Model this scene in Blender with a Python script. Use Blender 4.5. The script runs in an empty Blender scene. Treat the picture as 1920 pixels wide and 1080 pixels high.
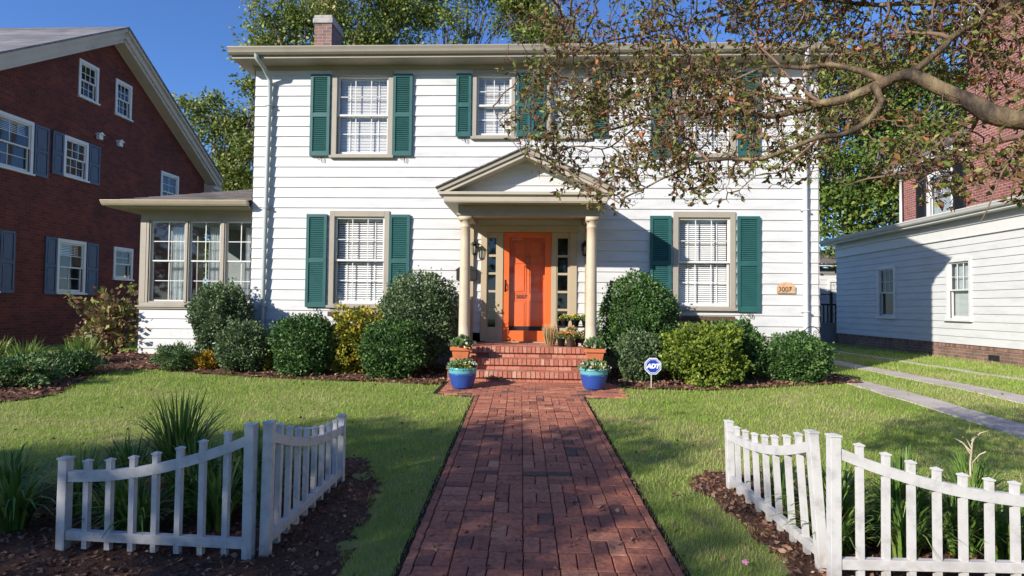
import bpy, math, random
import numpy as np
from mathutils import Vector, Matrix, noise, kdtree
R = math.radians
scene = bpy.context.scene
COL = scene.collection
random.seed(7); rng = np.random.default_rng(7)

# ------------------------------------------------------------------ camera
def setup_camera():
    yaw, pitch, roll = R(2.495), R(1.70), R(0.651)
    F = Vector((-math.sin(yaw)*math.cos(pitch), math.cos(yaw)*math.cos(pitch), math.sin(pitch)))
    r = Vector((math.cos(yaw), math.sin(yaw), 0)); U = r.cross(F)
    r2 = r*math.cos(roll) + U*math.sin(roll); U2 = -r*math.sin(roll) + U*math.cos(roll)
    cd = bpy.data.cameras.new('camera'); co = bpy.data.objects.new('camera', cd); COL.objects.link(co)
    cd.sensor_width = 36; cd.lens = 1127.4/1920*36; cd.clip_start = 0.05; cd.clip_end = 1000
    m = Matrix((r2, U2, -F)).transposed().to_4x4(); m.translation = (0, 0, 1.45)
    co.matrix_world = m
    scene.camera = co
setup_camera()

# ------------------------------------------------------------------ light
SUN_DIR = Vector((1, 1, -0.64)).normalized()          # the way the light travels
w = bpy.data.worlds.new('World'); scene.world = w; w.use_nodes = True
nt = w.node_tree; bg = nt.nodes['Background']
sky = nt.nodes.new('ShaderNodeTexSky'); sky.sky_type = 'NISHITA'; sky.sun_disc = False
sky.sun_elevation = math.asin(-SUN_DIR.z); sky.sun_rotation = R(225)
sky.altitude = 50; sky.air_density = 1.0; sky.dust_density = 0.2; sky.ozone_density = 2.5
tintn = nt.nodes.new('ShaderNodeMix'); tintn.data_type = 'RGBA'; tintn.blend_type = 'MULTIPLY'; tintn.inputs[0].default_value = 1
tintn.inputs[7].default_value = (0.74, 1.05, 1.60, 1)          # clear, deep-blue autumn air
nt.links.new(sky.outputs[0], tintn.inputs[6]); nt.links.new(tintn.outputs[2], bg.inputs[0]); bg.inputs[1].default_value = 0.08
sl = bpy.data.lights.new('sun', 'SUN'); sl.energy = 4.4; sl.angle = R(0.5); sl.color = (1.0, 0.93, 0.82)
so = bpy.data.objects.new('sun', sl); COL.objects.link(so)
so.rotation_euler = SUN_DIR.to_track_quat('-Z', 'Y').to_euler(); so.location = (-10, -10, 12)
vs = scene.view_settings
vs.view_transform = 'Standard'; vs.look = 'None'; vs.exposure = 0.6; vs.gamma = 1; vs.use_curve_mapping = False

# ------------------------------------------------------------------ materials
def new_mat(name):
    m = bpy.data.materials.new(name); m.use_nodes = True
    return m, m.node_tree.nodes, m.node_tree.links, m.node_tree.nodes['Principled BSDF']
def ramp(N, stops, interp='LINEAR'):
    r = N.new('ShaderNodeValToRGB'); e = r.color_ramp.elements; r.color_ramp.interpolation = interp
    while len(e) < len(stops): e.new(0.5)
    for i, (p, c) in enumerate(stops):
        e[i].position = p; e[i].color = (*c, 1)
    return r
def sc(c, k): return tuple(min(1, max(0, x*k)) for x in c)
def paint(name, col, rough=0.55, var=0.10, scale=4.0, bump=0.08, spec=0.35, stretch=(1, 1, 1)):
    m, N, L, P = new_mat(name)
    tc = N.new('ShaderNodeTexCoord'); mp = N.new('ShaderNodeMapping'); mp.inputs['Scale'].default_value = stretch
    L.new(tc.outputs['Object'], mp.inputs[0])
    n1 = N.new('ShaderNodeTexNoise'); n1.inputs['Scale'].default_value = scale; n1.inputs['Detail'].default_value = 8
    n1.inputs['Roughness'].default_value = 0.65
    L.new(mp.outputs[0], n1.inputs[0])
    r = ramp(N, [(0.25, sc(col, 1-var*1.6)), (0.5, col), (0.8, sc(col, 1+var*.5))])
    L.new(n1.outputs[0], r.inputs[0]); L.new(r.outputs[0], P.inputs['Base Color'])
    P.inputs['Roughness'].default_value = rough; P.inputs['Specular IOR Level'].default_value = spec
    if bump:
        n2 = N.new('ShaderNodeTexNoise'); n2.inputs['Scale'].default_value = scale*14; n2.inputs['Detail'].default_value = 3
        L.new(mp.outputs[0], n2.inputs[0])
        b = N.new('ShaderNodeBump'); b.inputs['Strength'].default_value = bump; b.inputs['Distance'].default_value = 0.01
        L.new(n2.outputs[0], b.inputs['Height']); L.new(b.outputs[0], P.inputs['Normal'])
    return m
def brick_mat(name, axis, c1, c2, mortar, bw=0.2, bh=0.068, ms=0.009, rough=0.85, shift=0.0):
    m, N, L, P = new_mat(name)
    tc = N.new('ShaderNodeTexCoord'); s = N.new('ShaderNodeSeparateXYZ'); c = N.new('ShaderNodeCombineXYZ')
    L.new(tc.outputs['Object'], s.inputs[0])
    L.new(s.outputs[axis], c.inputs[0]); L.new(s.outputs['Z'], c.inputs[1])
    b = N.new('ShaderNodeTexBrick')
    b.inputs['Scale'].default_value = 1.0; b.inputs['Brick Width'].default_value = bw+ms; b.inputs['Row Height'].default_value = bh+ms
    b.inputs['Mortar Size'].default_value = ms*.55; b.inputs['Mortar Smooth'].default_value = 0.15; b.inputs['Bias'].default_value = shift
    b.inputs['Color1'].default_value = (*c1, 1); b.inputs['Color2'].default_value = (*c2, 1); b.inputs['Mortar'].default_value = (*mortar, 1)
    L.new(c.outputs[0], b.inputs['Vector'])
    n = N.new('ShaderNodeTexNoise'); n.inputs['Scale'].default_value = 1.3; n.inputs['Detail'].default_value = 9; n.inputs['Roughness'].default_value = .7
    L.new(tc.outputs['Object'], n.inputs[0])
    rr = ramp(N, [(0.3, (0.55, 0.55, 0.55)), (0.7, (1.25, 1.2, 1.15))]); L.new(n.outputs[0], rr.inputs[0])
    mx = N.new('ShaderNodeMix'); mx.data_type = 'RGBA'; mx.blend_type = 'MULTIPLY'; mx.inputs[0].default_value = 1
    L.new(b.outputs['Color'], mx.inputs[6]); L.new(rr.outputs[0], mx.inputs[7]); L.new(mx.outputs[2], P.inputs['Base Color'])
    bp = N.new('ShaderNodeBump'); bp.invert = True; bp.inputs['Strength'].default_value = 0.5; bp.inputs['Distance'].default_value = 0.01
    L.new(b.outputs['Fac'], bp.inputs['Height']); L.new(bp.outputs[0], P.inputs['Normal'])
    P.inputs['Roughness'].default_value = rough
    return m
def tint_mat(name, stops, rough=0.6, spec=0.3, transl=0.0, bump=0.0, bscale=60, noisevar=0.0):
    """colour from the face attribute 'tint' (each leaf / brick its own colour)"""
    m, N, L, P = new_mat(name)
    a = N.new('ShaderNodeAttribute'); a.attribute_name = 'tint'
    r = ramp(N, stops); L.new(a.outputs['Fac'], r.inputs[0])
    src = r.outputs[0]
    if noisevar:
        tc = N.new('ShaderNodeTexCoord'); n = N.new('ShaderNodeTexNoise'); n.inputs['Scale'].default_value = bscale*.5; n.inputs['Detail'].default_value = 8
        L.new(tc.outputs['Object'], n.inputs[0])
        rr = ramp(N, [(0.3, (1-noisevar,)*3), (0.7, (1+noisevar*.6,)*3)]); L.new(n.outputs[0], rr.inputs[0])
        mx = N.new('ShaderNodeMix'); mx.data_type = 'RGBA'; mx.blend_type = 'MULTIPLY'; mx.inputs[0].default_value = 1
        L.new(src, mx.inputs[6]); L.new(rr.outputs[0], mx.inputs[7]); src = mx.outputs[2]
    L.new(src, P.inputs['Base Color']); P.inputs['Roughness'].default_value = rough; P.inputs['Specular IOR Level'].default_value = spec
    if bump:
        tc = N.new('ShaderNodeTexCoord'); n = N.new('ShaderNodeTexNoise'); n.inputs['Scale'].default_value = bscale; n.inputs['Detail'].default_value = 6
        L.new(tc.outputs['Object'], n.inputs[0])
        b = N.new('ShaderNodeBump'); b.inputs['Strength'].default_value = bump; b.inputs['Distance'].default_value = 0.01
        L.new(n.outputs[0], b.inputs['Height']); L.new(b.outputs[0], P.inputs['Normal'])
    if transl:
        t = N.new('ShaderNodeBsdfTranslucent'); mixs = N.new('ShaderNodeMixShader'); mixs.inputs[0].default_value = transl
        L.new(src, t.inputs['Color']); L.new(P.outputs[0], mixs.inputs[1]); L.new(t.outputs[0], mixs.inputs[2])
        L.new(mixs.outputs[0], N['Material Output'].inputs['Surface'])
    return m
def glass(name, refl=0.12, tint=(1, 1, 1)):
    m, N, L, P = new_mat(name)
    N.remove(P)
    t = N.new('ShaderNodeBsdfTransparent'); t.inputs[0].default_value = (*tint, 1)
    g = N.new('ShaderNodeBsdfGlossy'); g.inputs['Roughness'].default_value = 0.03
    f = N.new('ShaderNodeLayerWeight'); pw = N.new('ShaderNodeMath'); pw.operation = 'POWER'; pw.inputs[1].default_value = 4.5
    L.new(f.outputs['Facing'], pw.inputs[0]); ml = N.new('ShaderNodeMath'); ml.operation = 'MULTIPLY'; ml.inputs[1].default_value = .6
    L.new(pw.outputs[0], ml.inputs[0])
    ad = N.new('ShaderNodeMath'); ad.operation = 'ADD'; ad.inputs[1].default_value = refl; ad.use_clamp = True
    L.new(ml.outputs[0], ad.inputs[0])
    mx = N.new('ShaderNodeMixShader'); L.new(ad.outputs[0], mx.inputs[0]); L.new(t.outputs[0], mx.inputs[1]); L.new(g.outputs[0], mx.inputs[2])
    L.new(mx.outputs[0], N['Material Output'].inputs['Surface'])
    return m
def ground_mat(name, stops, s1=0.9, s2=35, rough=0.95, bump=0.6, w2=0.45):
    m, N, L, P = new_mat(name)
    tc = N.new('ShaderNodeTexCoord')
    a = N.new('ShaderNodeTexNoise'); a.inputs['Scale'].default_value = s1; a.inputs['Detail'].default_value = 5; a.inputs['Roughness'].default_value = .6
    b = N.new('ShaderNodeTexNoise'); b.inputs['Scale'].default_value = s2; b.inputs['Detail'].default_value = 8; b.inputs['Roughness'].default_value = .75
    L.new(tc.outputs['Object'], a.inputs[0]); L.new(tc.outputs['Object'], b.inputs[0])
    mx = N.new('ShaderNodeMix'); mx.inputs[0].default_value = w2
    L.new(a.outputs[0], mx.inputs[2]); L.new(b.outputs[0], mx.inputs[3])
    r = ramp(N, stops); L.new(mx.outputs[0], r.inputs[0]); L.new(r.outputs[0], P.inputs['Base Color'])
    bp = N.new('ShaderNodeBump'); bp.inputs['Strength'].default_value = bump; bp.inputs['Distance'].default_value = 0.03
    L.new(b.outputs[0], bp.inputs['Height']); L.new(bp.outputs[0], P.inputs['Normal'])
    P.inputs['Roughness'].default_value = rough; P.inputs['Specular IOR Level'].default_value = 0.1
    return m

TAUPE = (0.36, 0.32, 0.26)
M = {}
M['siding'] = paint('white_clapboard_paint', (0.61, 0.61, 0.61), 0.5, 0.11, 1.6, 0.05, stretch=(1, 1, 4))
M['siding2'] = paint('white_neighbour_paint', (0.60, 0.61, 0.61), 0.55, 0.09, 1.3, 0.05, stretch=(1, 1, 4))
M['taupe'] = paint('taupe_trim_paint', TAUPE, 0.5, 0.08, 3)
M['taupe_l'] = paint('light_taupe_trim_paint', (0.45, 0.40, 0.32), 0.5, 0.08, 3)
M['tan'] = paint('tan_door_surround_paint', (0.45, 0.37, 0.25), 0.5, 0.08, 3)
M['cream'] = paint('cream_column_paint', (0.55, 0.46, 0.34), 0.5, 0.1, 5)
M['white'] = paint('white_gloss_paint', (0.66, 0.66, 0.65), 0.4, 0.06, 5)
M['teal'] = paint('teal_shutter_paint', (0.026, 0.108, 0.104), 0.45, 0.15, 5)
M['bluegrey'] = paint('blue_grey_shutter_paint', (0.075, 0.10, 0.155), 0.5, 0.12, 5)
M['black'] = paint('black_shutter_paint', (0.02, 0.022, 0.025), 0.5, 0.1, 5)
M['orange'] = paint('orange_door_paint', (0.78, 0.15, 0.035), 0.4, 0.06, 5, 0.03)
M['orange2'] = paint('deep_orange_panel_paint', (0.74, 0.15, 0.045), 0.4, 0.06, 5, 0.03)
M['iron'] = paint('black_iron', (0.02, 0.02, 0.02), 0.5, 0.1, 20)
M['downspout'] = paint('pale_green_grey_metal', (0.42, 0.47, 0.45), 0.45, 0.08, 6)
M['downspoutw'] = paint('white_metal', (0.66, 0.67, 0.7), 0.45, 0.08, 6)
M['shingle'] = brick_mat('grey_asphalt_shingles', 'X', (0.14, 0.125, 0.12), (0.23, 0.2, 0.19), (0.05, 0.045, 0.04), 0.33, 0.05, 0.006)
M['shingle_y'] = brick_mat('grey_slate_shingles', 'Y', (0.15, 0.15, 0.16), (0.24, 0.23, 0.24), (0.06, 0.06, 0.06), 0.33, 0.09, 0.006)
M['brick_dark'] = brick_mat('dark_red_brick', 'Y', (0.155, 0.028, 0.016), (0.075, 0.014, 0.010), (0.13, 0.065, 0.052), shift=-0.1)
M['brick_right'] = brick_mat('weathered_red_brick', 'Y', (0.33, 0.105, 0.08), (0.23, 0.07, 0.058), (0.48, 0.41, 0.38), ms=0.013)
M['brick_found'] = brick_mat('brown_foundation_brick', 'Y', (0.26, 0.15, 0.11), (0.17, 0.1, 0.08), (0.3, 0.27, 0.25), 0.2, 0.068, 0.012)
M['brick_x'] = brick_mat('chimney_brick', 'X', (0.30, 0.16, 0.13), (0.19, 0.12, 0.11), (0.4, 0.36, 0.33))
M['brick_y'] = brick_mat('chimney_brick_side', 'Y', (0.30, 0.16, 0.13), (0.19, 0.12, 0.11), (0.4, 0.36, 0.33))
M['concrete'] = ground_mat('old_concrete', [(0.3, (0.34, 0.30, 0.27)), (0.5, (0.52, 0.46, 0.41)), (0.7, (0.64, 0.58, 0.52))], 2, 50, bump=.3)
M['cement'] = paint('cement', (0.42, 0.39, 0.36), 0.9, 0.25, 6, 0.4)
M['glass'] = glass('window_glass', 0.07)
M['glass_d'] = glass('dark_window_glass', 0.08, (0.8, 0.85, 0.85))
M['glass_door'] = glass('storm_door_glass', 0.03)
M['room'] = paint('dim_room', (0.06, 0.06, 0.065), 0.9, 0.3, 2, 0)
M['room2'] = paint('sunroom_inside', (0.34, 0.36, 0.36), 0.9, 0.2, 2, 0)
M['blind'] = paint('white_blind', (0.82, 0.82, 0.80), 0.6, 0.03, 4, 0)
M['curtain'] = paint('white_curtain', (0.78, 0.78, 0.78), 0.8, 0.05, 4, 0)
M['lawn'] = ground_mat('lawn_soil_and_turf', [(0.30, (0.18, 0.22, 0.055)), (0.48, (0.26, 0.30, 0.08)), (0.58, (0.34, 0.32, 0.13)), (0.72, (0.38, 0.30, 0.18))], 0.8, 45, bump=.8)
M['mulch'] = ground_mat('bark_mulch', [(0.3, (0.045, 0.026, 0.018)), (0.5, (0.15, 0.08, 0.055)), (0.7, (0.28, 0.165, 0.12))], 3, 60, bump=1.0, w2=.75)
M['chips'] = tint_mat('bark_chips', [(0, (0.06, 0.03, 0.02)), (0.5, (0.22, 0.115, 0.075)), (0.85, (0.38, 0.23, 0.16)), (1, (0.55, 0.42, 0.31))], 0.9, 0.1)
M['joint'] = ground_mat('dark_path_joints', [(0.3, (0.02, 0.014, 0.012)), (0.6, (0.05, 0.035, 0.028)), (0.8, (0.05, 0.06, 0.025))], 4, 60)
M['paver'] = tint_mat('red_clay_pavers', [(0, (0.13, 0.09, 0.075)), (0.16, (0.27, 0.11, 0.08)), (0.5, (0.44, 0.165, 0.105)), (0.8, (0.55, 0.25, 0.155)), (1, (0.60, 0.40, 0.24))], 0.85, 0.2, bump=.5, bscale=70, noisevar=.35)
M['step'] = tint_mat('step_bricks', [(0, (0.32, 0.115, 0.08)), (0.5, (0.48, 0.18, 0.12)), (1, (0.60, 0.34, 0.24))], 0.85, 0.2, bump=.4, bscale=70, noisevar=.3)
M['mortar'] = paint('pale_mortar', (0.52, 0.40, 0.34), 0.95, 0.2, 12, 0.4)
M['bark'] = paint('smooth_myrtle_bark', (0.30, 0.22, 0.15), 0.75, 0.5, 8, 0.7, stretch=(1, 1, .4))
_r = [n for n in M['bark'].node_tree.nodes if n.type == 'VALTORGB'][0].color_ramp
for _e, (_p, _c) in zip(_r.elements, ((.40, (.04, .028, .02)), (.52, (.15, .105, .06)), (.64, (.30, .235, .13)))): _e.position = _p; _e.color = (*_c, 1)
M['twig'] = paint('dark_twigs', (0.19, 0.12, 0.085), 0.8, 0.3, 12, 0.2)
M['bark2'] = paint('grey_tree_bark', (0.17, 0.14, 0.115), 0.9, 0.4, 6, 0.5)
M['terracotta'] = paint('terracotta', (0.55, 0.17, 0.07), 0.8, 0.15, 10, 0.2)
M['soil'] = paint('potting_soil', (0.04, 0.025, 0.018), 0.95, 0.3, 30, 0.5)
M['plastic'] = paint('black_plastic_pot', (0.03, 0.03, 0.032), 0.45, 0.1, 10, 0)
M['galv'] = paint('olive_plastic_pot', (0.14, 0.13, 0.1), 0.5, 0.1, 10, 0)
M['signblue'] = paint('blue_sign', (0.02, 0.05, 0.36), 0.35, 0.03, 10, 0)
M['signwhite'] = paint('white_sign_print', (0.82, 0.84, 0.9), 0.4, 0.02, 10, 0)
M['stake'] = paint('grey_aluminium_stake', (0.5, 0.5, 0.45), 0.4, 0.05, 10, 0)
M['brass'] = paint('aged_brass', (0.35, 0.22, 0.08), 0.35, 0.1, 20, 0); M['brass'].node_tree.nodes['Principled BSDF'].inputs['Metallic'].default_value = .8
M['boxwood'] = paint('brown_coco_liner', (0.12, 0.075, 0.05), 0.95, 0.3, 20, 0.6)
def glazed(name, col):
    m = paint(name, col, 0.22, 0.1, 8, 0.02, 0.6); return m
M['gl_blue'] = glazed('cobalt_glaze', (0.025, 0.07, 0.30)); M['gl_aqua'] = glazed('aqua_glaze', (0.12, 0.38, 0.42))
# leaves (tint 0..1)
M['l_box'] = tint_mat('boxwood_leaves', [(0, (0.025, 0.055, 0.016)), (0.5, (0.065, 0.145, 0.036)), (1, (0.17, 0.28, 0.08))], 0.45, 0.35, 0.15)
M['l_grey'] = tint_mat('grey_green_leaves', [(0, (0.045, 0.08, 0.035)), (0.5, (0.11, 0.17, 0.07)), (1, (0.25, 0.32, 0.16))], 0.5, 0.35, 0.15)
M['l_lime'] = tint_mat('lime_green_leaves', [(0, (0.06, 0.10, 0.015)), (0.5, (0.16, 0.23, 0.03)), (1, (0.32, 0.38, 0.06))], 0.5, 0.3, 0.2)
M['l_yellow'] = tint_mat('golden_leaves', [(0, (0.07, 0.06, 0.02)), (0.25, (0.13, 0.15, 0.025)), (0.55, (0.30, 0.31, 0.035)), (0.88, (0.52, 0.45, 0.05)), (1, (0.46, 0.20, 0.05))], 0.5, 0.3, 0.2)
M['l_gold'] = tint_mat('orange_gold_leaves', [(0, (0.22, 0.14, 0.02)), (0.5, (0.48, 0.30, 0.03)), (1, (0.6, 0.42, 0.06))], 0.5, 0.3, 0.2)
M['l_hyd'] = tint_mat('fading_hydrangea_leaves', [(0, (0.12, 0.05, 0.04)), (0.35, (0.28, 0.15, 0.09)), (0.6, (0.24, 0.25, 0.07)), (0.85, (0.38, 0.42, 0.13)), (1, (0.5, 0.33, 0.27))], 0.55, 0.3, 0.2)
M['l_jun'] = tint_mat('juniper_needles', [(0, (0.035, 0.075, 0.025)), (0.5, (0.10, 0.19, 0.06)), (0.9, (0.22, 0.31, 0.13)), (1, (0.34, 0.2, 0.1))], 0.55, 0.3, 0.15)
M['l_oak'] = tint_mat('oak_leaves', [(0, (0.08, 0.11, 0.022)), (0.5, (0.18, 0.235, 0.045)), (0.85, (0.34, 0.38, 0.09)), (1, (0.50, 0.43, 0.18))], 0.5, 0.35, 0.3)
M['l_dark'] = tint_mat('deep_green_tree_leaves', [(0, (0.03, 0.06, 0.014)), (0.5, (0.13, 0.21, 0.035)), (1, (0.34, 0.40, 0.08))], 0.5, 0.35, 0.3)
M['l_myrtle'] = tint_mat('autumn_myrtle_leaves', [(0, (0.08, 0.04, 0.025)), (0.3, (0.27, 0.13, 0.07)), (0.5, (0.16, 0.14, 0.04)), (0.78, (0.18, 0.25, 0.05)), (0.9, (0.38, 0.36, 0.11)), (0.95, (0.45, 0.14, 0.06)), (1, (0.6, 0.22, 0.1))], 0.5, 0.35, 0.3)
M['capsule'] = tint_mat('brown_seed_capsules', [(0, (0.07, 0.04, 0.025)), (1, (0.26, 0.17, 0.10))], .8, .2)
M['l_grass'] = tint_mat('turf_blades', [(0, (0.18, 0.27, 0.04)), (0.35, (0.30, 0.46, 0.075)), (0.6, (0.41, 0.50, 0.13)), (0.8, (0.52, 0.47, 0.24)), (1, (0.60, 0.48, 0.30))], 0.6, 0.2, 0.4)
M['l_strap'] = tint_mat('strap_leaves', [(0, (0.035, 0.08, 0.014)), (0.5, (0.11, 0.22, 0.035)), (0.85, (0.24, 0.35, 0.08)), (1, (0.4, 0.3, 0.12))], 0.45, 0.35, 0.25)
M['l_pansy'] = tint_mat('bedding_leaves', [(0, (0.05, 0.10, 0.03)), (0.6, (0.14, 0.24, 0.08)), (1, (0.30, 0.36, 0.16))], 0.5, 0.3, 0.2)
M['f_white'] = tint_mat('white_petals', [(0, (0.55, 0.5, 0.42)), (1, (0.85, 0.85, 0.75))], 0.6, 0.2, 0.2)
M['f_yellow'] = tint_mat('yellow_petals', [(0, (0.5, 0.33, 0.02)), (1, (0.85, 0.7, 0.06))], 0.6, 0.2, 0.2)
M['f_orange'] = tint_mat('orange_petals', [(0, (0.5, 0.2, 0.06)), (1, (0.85, 0.36, 0.08))], 0.6, 0.2, 0.2)
M['f_peach'] = tint_mat('peach_petals', [(0, (0.55, 0.33, 0.18)), (1, (0.7, 0.48, 0.3))], 0.6, 0.2, 0.2)
M['straw'] = tint_mat('dry_straw', [(0, (0.33, 0.22, 0.09)), (1, (0.7, 0.52, 0.28))], 0.7, 0.2, 0.15)

# ------------------------------------------------------------------ mesh helpers
class MB:
    def __init__(s): s.v = []; s.f = []; s.t = []; s.smooth = False
    def add(s, vs_, fs_, tint=0.5):
        n = len(s.v); s.v += [tuple(p) for p in vs_]
        for f in fs_: s.f.append(tuple(i+n for i in f)); s.t.append(tint)
        return s
    def box(s, x0, x1, y0, y1, z0, z1, T=None, tint=.5):
        p = [(x, y, z) for x in (x0, x1) for y in (y0, y1) for z in (z0, z1)]
        if T: p = [T(*q) for q in p]
        return s.add(p, [(0, 1, 3, 2), (4, 6, 7, 5), (0, 4, 5, 1), (2, 3, 7, 6), (0, 2, 6, 4), (1, 5, 7, 3)], tint)
    def prism(s, poly, d0, d1, T):
        """poly [(a,b)..] extruded from d0 to d1; T(a,b,d)->xyz"""
        n = len(poly)
        p = [T(a, b, d0) for a, b in poly] + [T(a, b, d1) for a, b in poly]
        return s.add(p, [tuple(range(n)), tuple(range(2*n-1, n-1, -1))] + [(i, (i+1) % n, n+(i+1) % n, n+i) for i in range(n)])
    def tube(s, pts, rad, n=6, tint=.5):
        pts = [Vector(p) for p in pts]
        if not hasattr(rad, '__len__'): rad = [rad]*len(pts)
        rings = []; up = Vector((0.13, 0.27, 0.95))
        base = len(s.v)
        for i, p in enumerate(pts):
            d = (pts[min(i+1, len(pts)-1)] - pts[max(i-1, 0)])
            if d.length < 1e-7: d = Vector((0, 0, 1))
            d.normalize(); a = d.cross(up)
            if a.length < 0.05: a = d.cross(Vector((1, 0, 0)))
            a.normalize(); b = d.cross(a)
            for k in range(n):
                an = 2*math.pi*k/n
                s.v.append(tuple(p + (a*math.cos(an) + b*math.sin(an))*rad[i]))
        for i in range(len(pts)-1):
            for k in range(n):
                s.f.append((base+i*n+k, base+i*n+(k+1) % n, base+(i+1)*n+(k+1) % n, base+(i+1)*n+k)); s.t.append(tint)
        s.f.append(tuple(base+k for k in range(n))); s.t.append(tint)
        s.f.append(tuple(base+(len(pts)-1)*n+k for k in reversed(range(n)))); s.t.append(tint)
        s.smooth = True
        return s
    def lathe(s, prof, c=(0, 0, 0), n=28):
        base = len(s.v)
        for r, z in prof:
            for k in range(n):
                a = 2*math.pi*k/n; s.v.append((c[0]+r*math.cos(a), c[1]+r*math.sin(a), c[2]+z))
        for i in range(len(prof)-1):
            for k in range(n):
                s.f.append((base+i*n+k, base+i*n+(k+1) % n, base+(i+1)*n+(k+1) % n, base+(i+1)*n+k)); s.t.append(.5)
        s.smooth = True
        return s
    def build(s, name, mat, parent=None, smooth=None, bevel=0):
        me = bpy.data.meshes.new(name); me.from_pydata(s.v, [], s.f)
        me.materials.append(mat)
        at = me.attributes.new('tint', 'FLOAT', 'FACE'); at.data.foreach_set('value', np.array(s.t, dtype=np.float32))
        if (s.smooth if smooth is None else smooth): me.polygons.foreach_set('use_smooth', [True]*len(me.polygons))
        me.validate(); me.update()
        return link(name, me, parent, bevel)
def link(name, me, parent=None, bevel=0):
    o = bpy.data.objects.new(name, me); COL.objects.link(o)
    if parent is not None:
        o.parent = parent
        o.matrix_parent_inverse = Matrix.Translation(-wloc(parent))
    if bevel:
        b = o.modifiers.new('bevel', 'BEVEL'); b.width = bevel; b.segments = 2; b.limit_method = 'ANGLE'
    return o
def wloc(o):
    return Vector(o.get('_w', (0, 0, 0)))
def thing(name, label, cat, loc, group=None):
    o = bpy.data.objects.new(name, None); COL.objects.link(o); o.location = loc; o['_w'] = list(loc)
    o.empty_display_size = .2
    o['label'] = label; o['category'] = cat
    if group: o['group'] = group
    return o
def tag(o, label=None, cat=None, group=None, kind=None):
    if label: o['label'] = label
    if cat: o['category'] = cat
    if group: o['group'] = group
    if kind: o['kind'] = kind
    return o
def fastmesh(name, V, Fc, tint, mat, parent=None, smooth=False):
    """V (n,3) floats, Fc (m,k) ints, tint (m)"""
    me = bpy.data.meshes.new(name); m, k = Fc.shape
    me.vertices.add(len(V)); me.vertices.foreach_set('co', V.astype(np.float32).ravel())
    me.loops.add(m*k); me.loops.foreach_set('vertex_index', Fc.astype(np.int32).ravel())
    me.polygons.add(m); me.polygons.foreach_set('loop_start', (np.arange(m)*k).astype(np.int32))
    me.polygons.foreach_set('loop_total', np.full(m, k, np.int32))
    if smooth: me.polygons.foreach_set('use_smooth', np.ones(m, bool))
    me.materials.append(mat); me.update(calc_edges=True)
    at = me.attributes.new('tint', 'FLOAT', 'FACE'); at.data.foreach_set('value', tint.astype(np.float32))
    return link(name, me, parent)
def unit(a): return a/np.maximum(np.linalg.norm(a, axis=1, keepdims=True), 1e-9)
def leafdata(P, A, L, W, fold=.35):
    """leaves: base points P, directions A, lengths L, half widths W -> verts, tris (2 per leaf)"""
    n = len(P); A = unit(A); B = unit(np.cross(A, rng.normal(size=(n, 3)))); C = np.cross(A, B)
    L = L[:, None]; W = W[:, None]
    v = np.stack([P, P + A*L*.45 + B*W + C*W*fold, P + A*L, P + A*L*.45 - B*W + C*W*fold], 1).reshape(-1, 3)
    i = np.arange(n)*4
    f = np.stack([np.stack([i, i+1, i+2], 1), np.stack([i, i+2, i+3], 1)], 1).reshape(-1, 3)
    return v, f
def leaves(name, P, A, L, W, tint, mat, parent=None, fold=.35):
    v, f = leafdata(P, A, L, W, fold)
    return fastmesh(name, v, f, np.repeat(np.clip(tint, 0, 1), 2), mat, parent)

# plane frames: (s, z, d) -> world ; d = distance out of the wall
def T_front(y): return lambda s, z, d: (s, y-d, z)
def T_left(x): return lambda s, z, d: (x+d, s, z)      # wall facing +x
def T_right(x): return lambda s, z, d: (x-d, s, z)     # wall facing -x

def clap(mb, T, s0, s1, z0, z1, openings=(), pitch=.2, phase=3.12, t0=.026, t1=.006, top=None):
    """lapped boards as real sloped courses, cut round the openings; top(s)-> optional gable line"""
    zs = {z0, z1}
    k = math.floor((z0-phase)/pitch)
    z = phase + k*pitch
    while z < z1:
        if z > z0: zs.add(z)
        z += pitch
    for o in openings:
        for q in o[2:4]:
            if z0 < q < z1: zs.add(q)
    zs = sorted(zs)
    for a, b in zip(zs[:-1], zs[1:]):
        if b-a < 1e-4: continue
        fr = ((a+1e-5-phase)/pitch) % 1; fb = fr + (b-a)/pitch
        da = t0 + (t1-t0)*fr; db = t0 + (t1-t0)*fb
        cuts = sorted((o[0], o[1]) for o in openings if o[2] < (a+b)/2 < o[3])
        x = s0; segs = []
        for c0, c1 in cuts:
            if c0 > x: segs.append((x, c0))
            x = max(x, c1)
        if x < s1: segs.append((x, s1))
        for p, q in segs:
            mb.add([T(p, a, da), T(q, a, da), T(q, b, db), T(p, b, db)], [(0, 1, 2, 3)])
            if fr < 1e-3: mb.add([T(p, a, da), T(q, a, da), T(q, a, t1-.004), T(p, a, t1-.004)], [(0, 1, 2, 3)])

def rectframe(mb, T, a0, a1, b0, b1, w, d0, d1, wt=None, wb=None):
    wt = w if wt is None else wt; wb = w if wb is None else wb
    X = lambda s, d, z: T(s, z, d)
    mb.box(a0, a0+w, d0, d1, b0, b1, X); mb.box(a1-w, a1, d0, d1, b0, b1, X)
    mb.box(a0+w, a1-w, d0, d1, b1-wt, b1, X); mb.box(a0+w, a1-w, d0, d1, b0, b0+wb, X)

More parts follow.
